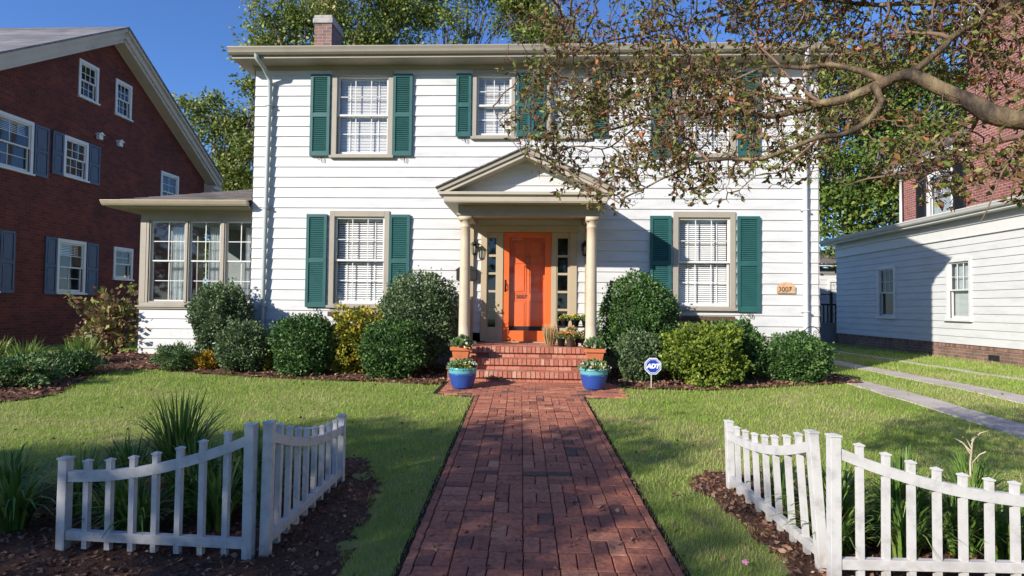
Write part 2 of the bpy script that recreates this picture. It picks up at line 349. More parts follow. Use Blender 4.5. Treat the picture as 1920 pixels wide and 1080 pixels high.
def window(house, T, a0, a1, b0, b1, trim=.095, trim_m='taupe', sill=True, cols=3, rows=2, blind='full', depth=.4,
           sash_m='white', glass_m='glass', proud=.045, grid_low=True, room='room'):
    """casing = the window part; sash, pane, blinds, sill, recess are its sub-parts"""
    mb = MB(); sb = .05 if sill else 0
    rectframe(mb, T, a0, a1, b0+sb, b1, trim, -.02, proud, wt=trim*1.15, wb=.03 if sill else trim)
    win = mb.build('window', M[trim_m], house, bevel=.004)
    X = lambda s, d, z: T(s, z, d)
    if sill:
        MB().box(a0-.03, a1+.03, -.02, proud+.045, b0, b0+sb, X).build('sill', M[trim_m], win, bevel=.004)
    ia, ib, ja, jb = a0+trim, a1-trim, b0+sb+.03 if sill else b0+trim, b1-trim*1.15
    mid = (ja+jb)/2
    s = MB(); sw = .038
    rectframe(s, T, ia, ib, mid-.018, jb, sw, -.045, -.005)            # upper sash
    rectframe(s, T, ia, ib, ja, mid+.018, sw, -.085, -.0475, wb=.06)    # lower sash
    g = .016
    for (p, q, d) in ((mid, jb-sw, -.028), (ja+.06, mid, -.068)):
        if d == -.068 and not grid_low: continue
        for i in range(1, cols):
            x = ia+sw + (ib-ia-2*sw)*i/cols; s.box(x-g/2, x+g/2, d-.008, d+.008, p, q, X)
        for j in range(1, rows):
            z = p + (q-p)*j/rows; s.box(ia+sw, ib-sw, d-.0065, d+.0065, z-g/2, z+g/2, X)
    s.build('sash', M[sash_m], win)
    pn = MB()
    pn.add([T(ia+sw, mid, -.03), T(ib-sw, mid, -.03), T(ib-sw, jb-sw, -.03), T(ia+sw, jb-sw, -.03)], [(0, 1, 2, 3)])
    pn.add([T(ia+sw, ja+.05, -.07), T(ib-sw, ja+.05, -.07), T(ib-sw, mid, -.07), T(ia+sw, mid, -.07)], [(0, 1, 2, 3)])
    pn.build('pane', M[glass_m], win)
    rm = MB()                                                           # room behind the glass, open to the front
    p = [T(ia-.02, ja-.02, -.09), T(ib+.02, ja-.02, -.09), T(ib+.02, jb+.02, -.09), T(ia-.02, jb+.02, -.09),
         T(ia-.02, ja-.02, -depth), T(ib+.02, ja-.02, -depth), T(ib+.02, jb+.02, -depth), T(ia-.02, jb+.02, -depth)]
    rm.add(p, [(0, 1, 5, 4), (1, 2, 6, 5), (2, 3, 7, 6), (3, 0, 4, 7), (4, 5, 6, 7)])
    rm.build('room_behind', M[room], win)
    if blind:
        bl = MB(); z = jb-.05; bstep = random.uniform(.039, .047); btilt = random.uniform(-.012, .012); low = ja+.04 if blind in ('full', 'closed') else mid+(jb-mid)*(.0 if blind == 'half' else .5)
        while z > low:
            bl.add([T(ia+.03, z, -.142), T(ib-.03, z, -.142), T(ib-.03, z-.031, -.118), T(ia+.03, z-.031, -.118)], [(0, 1, 2, 3)])
            z -= bstep if blind != 'closed' else .03
        bl.box(ia+.03, ib-.03, -.155, -.11, jb-.045, jb-.005, X)
        for fx in (.22, .78):
            x = ia+(ib-ia)*fx; bl.box(x-.008, x+.008, -.112, -.108, low, jb-.03, X)
        bl.build('blinds', M['blind'], win)
    return win
def shutter(house, T, a0, a1, b0, b1, mat='teal', louver=True, hook=True, d=.035):
    X = lambda s, dd, z: T(s, z, dd)
    mb = MB(); w = min(.055, (a1-a0)*.17); mid = b0+(b1-b0)*.5
    rectframe(mb, T, a0, a1, b0, b1, w, d, d+.04, wt=.06, wb=.085)
    mb.box(a0+w, a1-w, d, d+.038, mid-.04, mid+.04, X)
    if louver:
        for (p, q) in ((b0+.085, mid-.04), (mid+.04, b1-.06)):
            n = max(3, int((q-p)/.036)); st = (q-p)/n
            for i in range(n):
                z = p+i*st
                mb.add([T(a0+w, z, d+.032), T(a1-w, z, d+.032), T(a1-w, z+st*.97, d+.008), T(a0+w, z+st*.97, d+.008)], [(0, 1, 2, 3)])
    else:
        for (p, q) in ((b0+.085, mid-.04), (mid+.04, b1-.06)):
            mb.box(a0+w, a1-w, d, d+.018, p, q, X); mb.box(a0+w+.03, a1-w-.03, d+.018, d+.03, p+.04, q-.04, X)
    sh = mb.build('shutter', M[mat], house, bevel=.003 if not louver else 0)
    if hook:
        c = (a0+a1)/2 + .02; z = b0-.03
        pts = [T(c-.035, z+.05, .06), T(c-.045, z, .07), T(c-.03, z-.05, .075), T(c, z-.055, .075), T(c+.01, z-.02, .07), T(c, z+.02, .07), T(c+.03, z+.01, .07), T(c+.04, z-.03, .07), T(c+.03, z-.08, .07)]
        MB().tube(pts, .006, 5).build('shutter_dog', M['iron'], sh)
    return sh

def g(x, y):
    z = 0.0318*(min(max(y, 3.0), 9.6)-3.0)
    t = min(max((y-9.6)/2.2, 0), 1); t = t*t*(3-2*t)
    u = min(max((-x-1.2)/2.0, 0), 1)*min(max((9.4+x)/1.2, 0), 1)
    u2 = min(max((x-1.0)/1.0, 0), 1)*min(max((5.4-x)/.8, 0), 1)
    return z + t*(.2*u + .12*u2)*(1 if y < 16 else 0)

# ================================================================== SETTING: ground
def build_ground():
    xs = [-90, -60, -40, -28, -20]+list(np.arange(-16, 14.01, .25))+[16, 20, 28, 40, 60, 90]
    ys = [-40, -25, -14, -8, -4, -2, -1]+list(np.arange(-.5, 16, .25))+[16.0, 18, 20, 22, 25, 30, 40, 60, 90]
    V = []; 
    for y in ys:
        for x in xs:
            V.append((x, y, g(x, y) + (.012*noise.noise(Vector((x*1.1, y*1.1, 0))) if -16 < x < 14 and 0 < y < 16 else 0)))
    nx = len(xs)
    Fc = [(j*nx+i, j*nx+i+1, (j+1)*nx+i+1, (j+1)*nx+i) for j in range(len(ys)-1) for i in range(nx-1)]
    mb = MB(); mb.add(V, Fc); o = mb.build('lawn', M['lawn'], smooth=True); tag(o, kind='structure')
build_ground()
def gn(x, y): return g(x, y) + .012*noise.noise(Vector((x*1.1, y*1.1, 0)))

def inpoly(x, y, poly):
    c = False; n = len(poly); j = n-1
    for i in range(n):
        xi, yi = poly[i]; xj, yj = poly[j]
        if (yi > y) != (yj > y) and x < (xj-xi)*(y-yi)/(yj-yi)+xi: c = not c
        j = i
    return c
BED_L = [(-9, 1.5), (-1.08, 1.5), (-1.05, 3.3), (-1.22, 4.7), (-1.55, 5.35), (-2.3, 5.25), (-3.2, 4.75), (-4.2, 4.2), (-6, 3.9), (-9, 3.6)]
BED_R = [(1.36, 1.5), (1.38, 3.4), (1.37, 4.1), (1.2, 4.8), (1.4, 5.2), (1.8, 5.1), (2.4, 4.7), (3.2, 4.4), (5, 4.3), (6, 1.5)]
BED_HL = [(-1.45, 11.6), (-1.42, 9.7), (-1.6, 9.35), (-2.6, 9.5), (-3.9, 9.66), (-5.2, 9.88), (-6.7, 10.3), (-7.4, 10.1), (-7.0, 8.9), (-6.55, 7.9), (-6.9, 7.3), (-9, 7.1), (-16, 6.9), (-16, 10.6), (-11, 11.2), (-9.6, 11.7), (-9.6, 12.8), (-8, 13.2), (-8, 11.6)]
BED_HR = [(1.12, 11.6), (1.12, 9.6), (1.5, 9.25), (2.6, 9.25), (3.6, 9.6), (4.6, 10.0), (5.5, 10.4), (5.6, 11.9)]
BEDS = [BED_L, BED_R, BED_HL, BED_HR]
def bed_h(x, y): return gn(x, y) + (.006 if y < 6 else .02) + (.012 if y < 6 else .022)*noise.noise(Vector((x*4, y*4, 3)))
def build_bed(poly, cell):
    x0 = max(min(p[0] for p in poly), -16); x1 = max(p[0] for p in poly); y0 = min(p[1] for p in poly); y1 = max(p[1] for p in poly)
    nx = int((x1-x0)/cell)+2; ny = int((y1-y0)/cell)+2
    mb = MB(); idx = {}
    def vid(i, j):
        if (i, j) not in idx:
            x = x0+i*cell; y = y0+j*cell; idx[(i, j)] = len(mb.v); mb.v.append((x, y, bed_h(x, y)))
        return idx[(i, j)]
    for i in range(nx):
        for j in range(ny):
            x = x0+(i+.5)*cell; y = y0+(j+.5)*cell
            wx = x+.07*noise.noise(Vector((x*5, y*5, 9))); wy = y+.07*noise.noise(Vector((x*5, y*5, 19)))
            if inpoly(wx, wy, poly):
                mb.f.append((vid(i, j), vid(i+1, j), vid(i+1, j+1), vid(i, j+1))); mb.t.append(.5)
    o = mb.build('mulch_bed', M['mulch'], smooth=True); tag(o, kind='structure')
for b, c in ((BED_L, .05), (BED_R, .05), (BED_HL, .07), (BED_HR, .06)): build_bed(b, c)
def chips(n, poly, box, size=(.012, .045)):
    Ps = []
    while len(Ps) < n:
        x = random.uniform(box[0], box[1]); y = random.uniform(box[2], box[3])
        wx = x+.07*noise.noise(Vector((x*5, y*5, 9))); wy = y+.07*noise.noise(Vector((x*5, y*5, 19)))
        if inpoly(wx, wy, poly): Ps.append((x, y, bed_h(x, y)+random.uniform(0, .012)))
    P = np.array(Ps); A = rng.normal(size=(n, 3)); A[:, 2] *= .35
    L = rng.uniform(*size, n); return leafdata(P, A, L, L*rng.uniform(.18, .4, n), .3)
def chip_bed(parts):
    V = []; Fs = []; o = 0
    for a in parts:
        v, f = chips(*a); V.append(v); Fs.append(f+o); o += len(v)
    V = np.concatenate(V); Fs = np.concatenate(Fs)
    ob = fastmesh('bark_chips', V, Fs, np.repeat(rng.beta(2, 2.5, len(Fs)//2), 2), M['chips'])
    tag(ob, 'loose brown bark chips spread over the planting beds', 'mulch', kind='stuff')
chip_bed([(9000, BED_L, (-4.5, -1, 2.2, 5.4)), (9000, BED_R, (1.1, 4.2, 2.2, 5.3), (.015, .05)), (9000, BED_HL, (-10, -1.4, 7, 13), (.03, .08)), (4000, BED_HR, (1.1, 5.6, 9.1, 11.6), (.03, .08))])

# concrete driveway strips
def strip(x0, x1, y0, y1):
    mb = MB(); n = 70
    for i in range(n+1):
        y = y0+(y1-y0)*i/n
        for k, x in enumerate((x0, x0+.02, x1-.02, x1)):
            mb.v.append((x+.03*noise.noise(Vector((x, y*1.7, 5))), y, gn(x, y)+(.012 if 0 < k < 3 else -.02)))
    for i in range(n):
        for k in range(3):
            a = i*4+k; mb.f.append((a, a+1, a+5, a+4)); mb.t.append(.5)
    tag(mb.build('driveway', M['concrete'], smooth=False), kind='structure')
strip(5.12, 5.66, 1, 11.6); strip(6.66, 7.22, 1, 22); strip(8.72, 8.95, 3, 22)

# brick path
def path_x(y): return -.73-.028*(y-3.47)
def build_path():
    mb = MB()
    n = 30
    for i in range(n+1):                                    # dark sand bed under the bricks
        y = 1.4+(9.72-1.4)*i/n; xl = path_x(y)
        w0, w1 = (xl-.04, xl+1.56) if y < 8.5 else (-1.5, 1.2)
        mb.v += [(w0, y, gn(w0, y)+.004), (w1, y, gn(w1, y)+.004)]
    for i in range(n): mb.f.append((2*i, 2*i+1, 2*i+3, 2*i+2)); mb.t.append(.5)
    path = mb.build('brick_path', M['joint']); tag(path, kind='structure')
    b = MB(); L = .2; gap = .006
    def brick(cx, cy, lx, ly, tint):
        z = g(cx, cy); h = .022+random.uniform(-.003, .003); j = random.uniform(-.012, .012)
        c, s_ = math.cos(j), math.sin(j); hx, hy = lx/2-gap/2, ly/2-gap/2; e = .005
        tx = random.uniform(-.012, .012); ty = random.uniform(-.012, .012)
        def P(x, y, zz): return (cx+c*x-s_*y, cy+s_*x+c*y, z+zz+tx*x+(ty+.0318*(cy > 3))*y)
        v = [P(-hx, -hy, -.02), P(hx, -hy, -.02), P(hx, hy, -.02), P(-hx, hy, -.02),
             P(-hx, -hy, h-e), P(hx, -hy, h-e), P(hx, hy, h-e), P(-hx, hy, h-e),
             P(-hx+e, -hy+e, h), P(hx-e, -hy+e, h), P(hx-e, hy-e, h), P(-hx+e, hy-e, h)]
        b.add(v, [(0, 1, 5, 4), (1, 2, 6, 5), (2, 3, 7, 6), (3, 0, 4, 7), (4, 5, 9, 8), (5, 6, 10, 9), (6, 7, 11, 10), (7, 4, 8, 11), (8, 9, 10, 11)], tint)
    def tint(): 
        t = random.gauss(.46, .13)
        if random.random() < .06: t = random.uniform(0, .15)
        return min(1, max(0, t))
    y = 1.5; row = 0
    while y < 8.45:
        for c in range(7):
            xl = path_x(y+.1)+.06+c*.2
            kind = (row+c) % 2 if c else 0
            if random.random() < .12: kind = 1-kind
            yo = y + .012*math.sin(c*2.1)
            if kind == 0:
                brick(xl+.1, yo+.05, .2, .1, tint()); brick(xl+.1, yo+.15, .2, .1, tint())
            else:
                brick(xl+.05, yo+.1, .1, .2, tint()); brick(xl+.15, yo+.1, .1, .2, tint())
        brick(path_x(y+.1)+.03, y+.1, .058, .2, tint()); brick(path_x(y+.1)+1.49, y+.1, .058, .2, tint())
        y += .2; row += 1
    y = 8.5
    while y < 9.66:                                         # landing in front of the steps
        x = -1.42+((row % 2)*.1)
        while x < 1.1:
            brick(x+.1, y+.05, .2, .1, tint()); x += .2
        y += .1; row += 1
    o = b.build('paving_bricks', M['paver'], path)
build_path()

# ================================================================== MAIN HOUSE
D = 11.5; XL, XR = -5.60, 5.24; ZT = 6.32
house = thing('clapboard_house', 'two-storey white clapboard house with teal shutters, orange front door and columned portico', 'house', (-.18, 11.5, .2))
TF = T_front(D)
WINS = [(-4.055, -2.885, 1.375, 3.255, 'full'), (2.545, 3.705, 1.40, 3.27, 'full'), (-4.055, -2.855, 4.285, 6.02, 'closed'), (2.52, 3.71, 4.30, 6.03, 'closed')]
SMALL = [(-1.30, -.48, 4.65, 6.0), (.13, .95, 4.65, 6.0)]
def openings_of(l, m=.02): return [(a+m, b-m, c+m, d-m) for a, b, c, d in l]
ops = openings_of([w_[:4] for w_ in WINS]+SMALL) + [(-1.09, .72, .2, 2.96)]
mb = MB(); clap(mb, TF, XL, XR, .93, ZT, ops)
# return sides, so the corners are solid
clap(mb, lambda s, z, d: (XL-d, s, z), D-.02, 19.5, .3, ZT)
clap(mb, lambda s, z, d: (XR+d, s, z), D-.02, 19.5, .6, ZT)
mb.add([(XL, 19.5, .2), (XR, 19.5, .2), (XR, 19.5, ZT), (XL, 19.5, ZT)], [(0, 1, 2, 3)])
mb.build('wall', M['siding'], house)
MB().box(XL+.01, -1.45, D+.005, D+.2, .1, .935).box(XL+.01, XL+.2, D+.2, 19.4, .1, .7).build('foundation', M['cement'], house); MB().box(1.12, XR-.01, D+.005, D+.2, .1, .935).box(XR-.2, XR-.01, D+.2, 19.4, .1, .935).build('foundation', M['cement'], house)
for (a, b_, c, d, bl) in WINS: window(house, TF, a, b_, c, d, blind=bl, room='room')
for a, b_, c, d in SMALL: window(house, TF, a, b_, c, d, cols=2, trim=.075, blind='closed')
for (a, b_, c, d) in ((-4.50, -4.10, 1.384, 3.184), (-2.88, -2.48, 1.384, 3.184), (2.105, 2.50, 1.384, 3.184), (3.735, 4.148, 1.384, 3.184),
                      (-4.475, -4.09, 4.326, 5.927), (-2.85, -2.47, 4.326, 5.927), (2.105, 2.49, 4.326, 5.927), (3.74, 4.148, 4.326, 5.927),
                      (-1.62, -1.33, 4.70, 5.927), (-.45, -.19, 4.70, 5.927), (-.16, .10, 4.70, 5.927), (.98, 1.27, 4.70, 5.927)):
    shutter(house, TF, a, b_, c, d)
for a, b_ in ((-4.02, -2.92), (2.58, 3.66)):                # shallow liner boxes under the ground floor windows
    m_ = MB(); m_.box(a, b_, D-.17, D-.03, 1.21, 1.30); m_.build('window_box', M['boxwood'], house, bevel=.01)

# eaves, gutter, gable roof; its unseen slope is shaped to shadow the neighbour's wing
def build_eaves():
    ey = D-.42; ex0, ex1 = XL-.28, XR+.28
    f = MB()
    f.box(ex0, ex1, ey, D+.01, 6.10, 6.125)                            # soffit
    f.box(ex0, XL+.0, D+.01, 19.9, 6.10, 6.125); f.box(XR, ex1, D+.01, 19.9, 6.10, 6.125)
    f.box(ex0, ex1, ey, ey+.03, 6.125, 6.28); f.box(ex0, ex0+.03, ey+.03, 19.9, 6.125, 6.28); f.box(ex1-.03, ex1, ey+.03, 19.9, 6.125, 6.28)
    f.box(XL-.03, XR+.03, D-.045, D-.001, 6.02, 6.099)                  # frieze board
    x = ex0+.1
    f.build('soffit', M['taupe'], house, bevel=.003)
    gprof = [(0, 0), (-.05, .0), (-.085, .03), (-.1, .07), (-.125, .115), (-.125, .13), (-.11, .13), (-.11, .12), (0, .12)]
    gb = MB(); gb.prism(gprof, ex0-.03, ex1+.03, lambda a, b, d: (d, ey-.001+a, 6.155+b))
    for i in range(1, 9):
        x = ex0+(ex1-ex0)*i/9; gb.box(x-.006, x+.006, ey-.13, ey, 6.286, 6.292)
    gb.build('gutter', M['taupe'], house)
    rz = 6.30; rise = .385; y0, y1 = ey-.03, 19.95; ym = (y0+y1)/2; run = ym-y0
    a = (ex0-.03, y0, rz); b = (ex1+.03, y0, rz); c = (ex1+.03, y1, rz); d = (ex0-.03, y1, rz)
    e = (ex0-.03, ym, rz+run*rise); h_ = (ex1+.03, ym, rz+run*rise)
    r = MB(); lo = [(p[0], p[1], p[2]-.03) for p in (a, b, c, d, e, h_)]
    r.add([a, b, c, d, e, h_]+lo, [(0, 1, 5, 4), (3, 4, 5, 2), (6, 7, 11, 10), (9, 10, 11, 8), (0, 6, 10, 4), (4, 10, 9, 3), (1, 7, 11, 5), (5, 11, 8, 2), (0, 1, 7, 6), (3, 2, 8, 9)])
    gw = MB()
    for xx in (XL-.02, XR+.02): gw.add([(xx, y0+.4, rz-.1), (xx, y1-.4, rz-.1), (xx, y1-.4, rz+.1), (xx, ym, rz+run*rise-.04), (xx, y0+.4, rz+.1)], [(0, 1, 2, 3, 4)])
    gw.build('gable_wall', M['siding'], house)
    roof = r.build('roof', M['shingle'], house)
    ch = MB(); ch.box(-5.42, -5.0, 14.0, 14.72, 6.4, 8.16); o = ch.build('chimney', M['brick_x'], roof)
    cs = MB(); cs.box(-5.0, -4.997, 14.003, 14.717, 6.4, 8.158); cs.build('chimney_side_brick', M['brick_y'], roof)
    MB().box(-5.455, -4.965, 13.965, 14.755, 8.161, 8.29).box(-5.43, -4.99, 13.99, 14.73, 8.29, 8.37).build('chimney_cap', M['cement'], roof, bevel=.02)
build_eaves()
def downspout(x0, x1, mat, ztop=6.15, zb=.55):
    y = D-.09
    m_ = MB()
    pts = [(x0-.1, D-.48, ztop+.03), (x0-.1, D-.46, ztop-.06), (x0-.04, D-.3, ztop-.17), (x0, y, ztop-.36), (x0+(x1-x0)*.5, y, 3.4), (x1, y, zb)]
    sm = []
    for i in range(len(pts)-1):
        p, q = Vector(pts[i]), Vector(pts[i+1]); k = 2 if i < 3 else 6
        for j in range(k): sm.append(p.lerp(q, j/k))
    sm.append(Vector(pts[-1])); m_.tube(sm, .043, 10)
    for z in (5.3, 3.3, 1.4):
        xx = x0+(x1-x0)*(ztop-z)/(ztop-zb); m_.box(xx-.06, xx+.06, y-.046, D-.02, z-.012, z+.012)
    m_.build('downspout', M[mat], house, smooth=True)
downspout(-5.27, -5.33, 'downspout'); downspout(4.96, 4.98, 'downspoutw')

# ---- sunroom wing
def build_sunroom():
    SY = 11.8; x0 = -8.03; x1 = XL-.03; TS = T_front(SY)
    m_ = MB(); clap(m_, TS, x0, x1, .25, 1.31, phase=1.12)
    clap(m_, lambda s, z, d: (x0-d, s, z), SY-.02, 16, .25, 1.31, phase=1.12)
    m_.build('sunroom_wall', M['siding'], house)
    wins = [(-7.86, -7.10), (-7.06+.0, -6.37), (-6.31, -5.66)]
    t = MB()
    t.box(x0-.02, x1, SY-.05, SY+.0, 1.31, 1.345); t.box(x0-.05, x1, SY-.075, SY+.0, 1.345, 1.375)   # sill ledge
    t.box(x0, x1, SY-.03, SY+.1, 1.376, 1.44); t.box(x0, x1, SY-.03, SY+.1, 3.11, 3.32)
    edges = [x0]+[q for w_ in wins for q in w_]+[x1]
    for i in range(0, len(edges), 2):
        if edges[i+1]-edges[i] > .01: t.box(edges[i], edges[i+1], SY-.03, SY+.1, 1.44, 3.11)
    t.box(x0, x0+.03, SY+.1, 16, 1.31, 1.44); t.box(x0, x0+.03, SY+.1, 16, 3.11, 3.32)
    for y in (11.95, 12.9, 13.9, 14.9, 15.9): t.box(x0, x0+.03, y-.12, y+.12, 1.44, 3.11)
    t.box(x0-.005, x0+.12, SY-.036, SY-.0, 1.44, 3.11)
    t.build('sunroom_frame', M['taupe'], house, bevel=.004)
    for a, b in wins:
        f = MB(); rectframe(f, TS, a, b, 1.44, 3.11, .025, -.03, .012)
        wn = f.build('window', M['taupe'], house)
        s = MB(); a2, b2, mid = a+.025, b-.025, 2.28
        X = lambda s_, d, z: TS(s_, z, d)
        rectframe(s, TS, a2, b2, mid-.012, 3.085, .028, -.05, -.022); rectframe(s, TS, a2, b2, 1.465, mid+.012, .028, -.08, -.052)
        xc = (a2+b2)/2
        for d, p, q in ((-.036, mid, 3.07), (-.066, 1.48, mid)):
            s.box(xc-.008, xc+.008, d-.007, d+.007, p, q, X); s.box(a2+.02, b2-.02, d-.005, d+.005, (p+q)/2-.008, (p+q)/2+.008, X)
        s.build('sash', M['white'], wn)
        pn = MB(); pn.add([TS(a2, 1.47, -.07), TS(b2, 1.47, -.07), TS(b2, mid, -.07), TS(a2, mid, -.07)], [(0, 1, 2, 3)])
        pn.add([TS(a2, mid, -.034), TS(b2, mid, -.034), TS(b2, 3.08, -.034), TS(a2, 3.08, -.034)], [(0, 1, 2, 3)])
        pn.build('pane', M['glass_d'], wn)
        cu = MB(); n = 40                                    # gathered white curtains at one side of the window
        for (ca, cb) in ((a+.28, b-.06),):
            base = len(cu.v)
            for i in range(n+1):
                x = ca+(cb-ca)*i/n; dy = .035*math.sin(i*1.25)+.012*math.sin(i*3.1)
                cu.v += [(x, SY+.3+dy, 1.46), (x, SY+.3+dy*.6, 3.0)]
            for i in range(n): cu.f.append((base+2*i, base+2*i+2, base+2*i+3, base+2*i+1)); cu.t.append(.5)
        cu.build('curtain', M['curtain'], wn, smooth=True)
    r = MB(); r.box(x0+.05, x1-.02, SY+.11, 16, .3, .32); r.box(x0+.05, x1-.02, 14.2, 14.25, .3, 3.3); r.box(x1-.03, x1-.02, SY+.11, 14.2, .33, 3.3)
    r.box(x0+.05, x1-.04, SY+.11, 14.19, 3.2, 3.23)
    for z0, z1 in ((.33, 1.36),): r.box(x0+.04, x1-.04, SY+.11, SY+.14, z0, z1)
    r.build('sunroom_inside', M['room2'], house)
    e0 = SY-.42; ex = x0-.45
    s = MB(); s.box(ex, x1, e0, SY+.02, 3.30, 3.325); s.box(ex, x0, SY+.02, 16.4, 3.30, 3.325)
    s.box(ex, x1, e0, e0+.03, 3.325, 3.40); s.box(ex, ex+.03, e0+.03, 16.4, 3.325, 3.40)
    s.build('sunroom_soffit', M['taupe'], house)
    gprof = [(0, 0), (-.05, 0), (-.08, .03), (-.1, .06), (-.12, .09), (-.12, .1), (-.1, .1), (-.1, .09), (0, .09)]
    MB().prism(gprof, ex-.05, x1, lambda a, b, d: (d, e0-.001+a, 3.325+b)).build('gutter', M['cream'], house)
    z0 = 3.41; sl_ = .31
    yr = e0+2.5
    a = (ex, e0-.04, z0); b = (x1+.01, e0-.04, z0); c = (x1+.01, yr, z0+sl_*2.5); d = (ex+2.4, yr, z0+sl_*2.5)
    e = (ex, 16.4, z0); f = (x1+.01, 16.4, z0); 
    r = MB(); r.add([a, b, c, d, e, f], [(0, 1, 2, 3), (0, 3, 4), (4, 3, 2, 5)])
    nc = 14
    for i in range(nc):                                      # shingle courses with a thin butt edge
        t0, t1 = i/nc, (i+1)/nc
        y0, y1 = a[1]+(yr-a[1])*t0, a[1]+(yr-a[1])*t1; za, zb = z0+(c[2]-z0)*t0, z0+(c[2]-z0)*t1
        xa, xb = ex+2.4*t0, ex+2.4*t1
        r.add([(xa, y0, za+.018), (x1+.01, y0, za+.018), (x1+.01, y1, zb+.005), (xb, y1, zb+.005)], [(0, 1, 2, 3)])
        r.add([(xa, y0, za+.0), (x1+.01, y0, za+.0), (x1+.01, y0, za+.018), (xa, y0, za+.018)], [(0, 1, 2, 3)])
    r.build('sunroom_roof', M['shingle'], house)
build_sunroom()

# ---- portico, steps, door
PX = -.19
def build_portico():
    yf = 9.9; hw = 1.465; c = -.23; sl_ = .457
    # columns
    for x in (-1.27, .91):
        prof = [(0, 0), (.125, 0), (.125, .05), (.115, .055), (.12, .07), (.12, .095), (.105, .11), (.097, .13)]
        for i in range(9):
            t = i/8; prof.append((.097-.015*t**1.6, .13+(2.04-.13)*t))
        prof += [(.09, 2.05), (.09, 2.065), (.083, 2.075), (.083, 2.12), (.092, 2.135), (.10, 2.15), (.10, 2.16)]
        m_ = MB(); m_.lathe(prof, (x, 10.36, .755), 28); m_.box(x-.11, x+.11, 10.36-.11, 10.36+.11, .755+2.16, .755+2.232)
        col = m_.build('column', M['cream'], house)
    for x in (-1.30, .94):                                   # half columns against the wall
        m_ = MB(); m_.box(x-.06, x+.06, 11.41, 11.475, .755, 2.98); m_.build('pilaster', M['tan'], house)
    b = MB()
    b.box(-1.39, 1.03, 10.25, 10.45, 2.99, 3.17); b.box(-1.39, -1.19, 10.45, 11.47, 2.99, 3.17); b.box(.83, 1.03, 10.45, 11.47, 2.99, 3.17)
    b.box(-1.41, 1.05, 10.235, 10.25, 3.0, 3.04)
    b.build('beam', M['taupe'], house, bevel=.004)
    MB().box(-1.19, .83, 10.45, 11.47, 3.1, 3.12).build('porch_ceiling', M['tan'], house)
    k = MB()
    L0, L1 = c-hw, c+hw
    k.box(L0+.1, L1-.1, yf+.06, 11.47, 3.172, 3.19)               # soffit slab
    k.box(L0+.1, L1-.1, yf+.05, yf+.35, 3.19, 3.275)            # fascia
    k.box(L0+.02, L1-.02, yf+.0, yf+.36, 3.295, 3.345)             # crown
    k.box(L0+.06, L1-.06, yf+.03, yf+.355, 3.275, 3.295)
    k.box(L0+.1, L0+.13, yf+.35, 11.47, 3.19, 3.36); k.box(L1-.13, L1-.1, yf+.35, 11.47, 3.19, 3.36)
    cor = k.build('cornice', M['taupe_l'], house, bevel=.004)
    m_ = MB(); ty = 10.26                                      # gable siding set back behind the cornice
    zb = 3.345; top = 3.36+hw*sl_-.05
    zz = zb
    while zz < top:
        z2 = min(zz+.17, top); w0 = (top-zz)/sl_; w1 = (top-z2)/sl_
        m_.add([(c-w0, ty-.02, zz), (c+w0, ty-.02, zz), (c+w1, ty, z2), (c-w1, ty, z2)], [(0, 1, 2, 3)])
        m_.add([(c-w0, ty-.02, zz), (c+w0, ty-.02, zz), (c+w0, ty+.01, zz), (c-w0, ty+.01, zz)], [(0, 1, 2, 3)])
        zz = z2
    m_.build('gable_siding', M['siding'], house)
    # raking boards : soffit slab + two stepped fascias, then the roof
    for sgn in (-1, 1):
        def rake(y0, y1, lo, hi, out):
            q = MB(); p = [(hw+out, 3.36-out*sl_+lo), (0, 3.36+hw*sl_+lo), (0, 3.36+hw*sl_+hi), (hw+out, 3.36-out*sl_+hi)]
            q.prism(p, y0, y1, lambda a, b, d: (c+sgn*a, d, b)); return q
        rk = rake(yf+.03, 10.3, -.09, -.02, -.1).build('raking_trim', M['taupe_l'], house, bevel=.003)
        rake(yf, yf+.3, -.02, .05, .0).build('crown_moulding', M['taupe'], rk, bevel=.003)
        rake(yf-.03, 11.475, .052, .072, .03).build('portico_roof', M['shingle'], house)
    w = MB()
    w.prism([(-hw, 3.36), (0, 3.36+hw*sl_), (hw, 3.36)], 10.31, 11.47, lambda a, b, d: (c+a, d, b-.0)); w.build('roof_framing', M['taupe'], house)
build_portico()

def build_steps():
    b = MB(); core = MB()
    x0, x1 = -1.45, 1.09
    def bx(a0, a1, c0, c1, d0, d1):
        b.box(a0+.0055, a1-.0055, c0, c1, d0, d1, tint=min(1, max(0, random.gauss(.5, .2))))
    gz = .21
    yfs = [10.17, 9.9, 9.63]; zs = [.755, .575, .395]
    for i, (yf, zt) in enumerate(zip(yfs, zs)):
        nx = 34; wv = (x1-x0)/nx
        back = 10.28 if i == 0 else yfs[i-1]+.02
        core.box(x0+.01, x1-.01, yf+.055, D-.03 if i == 0 else back, gz-.1, zt-.006)
        for k in range(nx):                                  # rowlock nosing
            bx(x0+k*wv, x0+(k+1)*wv, yf, yf+.2, zt-.095, zt)
        nb = 12; wb = (x1-x0)/nb                            # stretcher course beneath
        for k in range(nb+1):
            a0 = max(x0, x0+(k-.5*(i % 2))*wb); a1 = min(x1, x0+(k+1-.5*(i % 2))*wb)
            if a1-a0 > .03: bx(a0, a1, yf+.045, yf+.14, zt-.18, zt-.104)
        if i:
            for k in range(nb): bx(x0+k*wb, x0+(k+1)*wb, yf+.207, yfs[i-1]+.03, zt-.06, zt-.001)
    y = 10.375
    while y < 11.4:                                          # porch floor bricks
        for k in range(12): 
            wb = (x1-x0)/12; bx(x0+k*wb, x0+(k+1)*wb, y+.003, y+.097, .7, .753)
        y += .1
    for sx, ex in ((x0, x0+.012), (x1-.012, x1)):
        pass
    st = core.build('brick_steps', M['mortar'], house)
    b.build('step_bricks', M['step'], st)
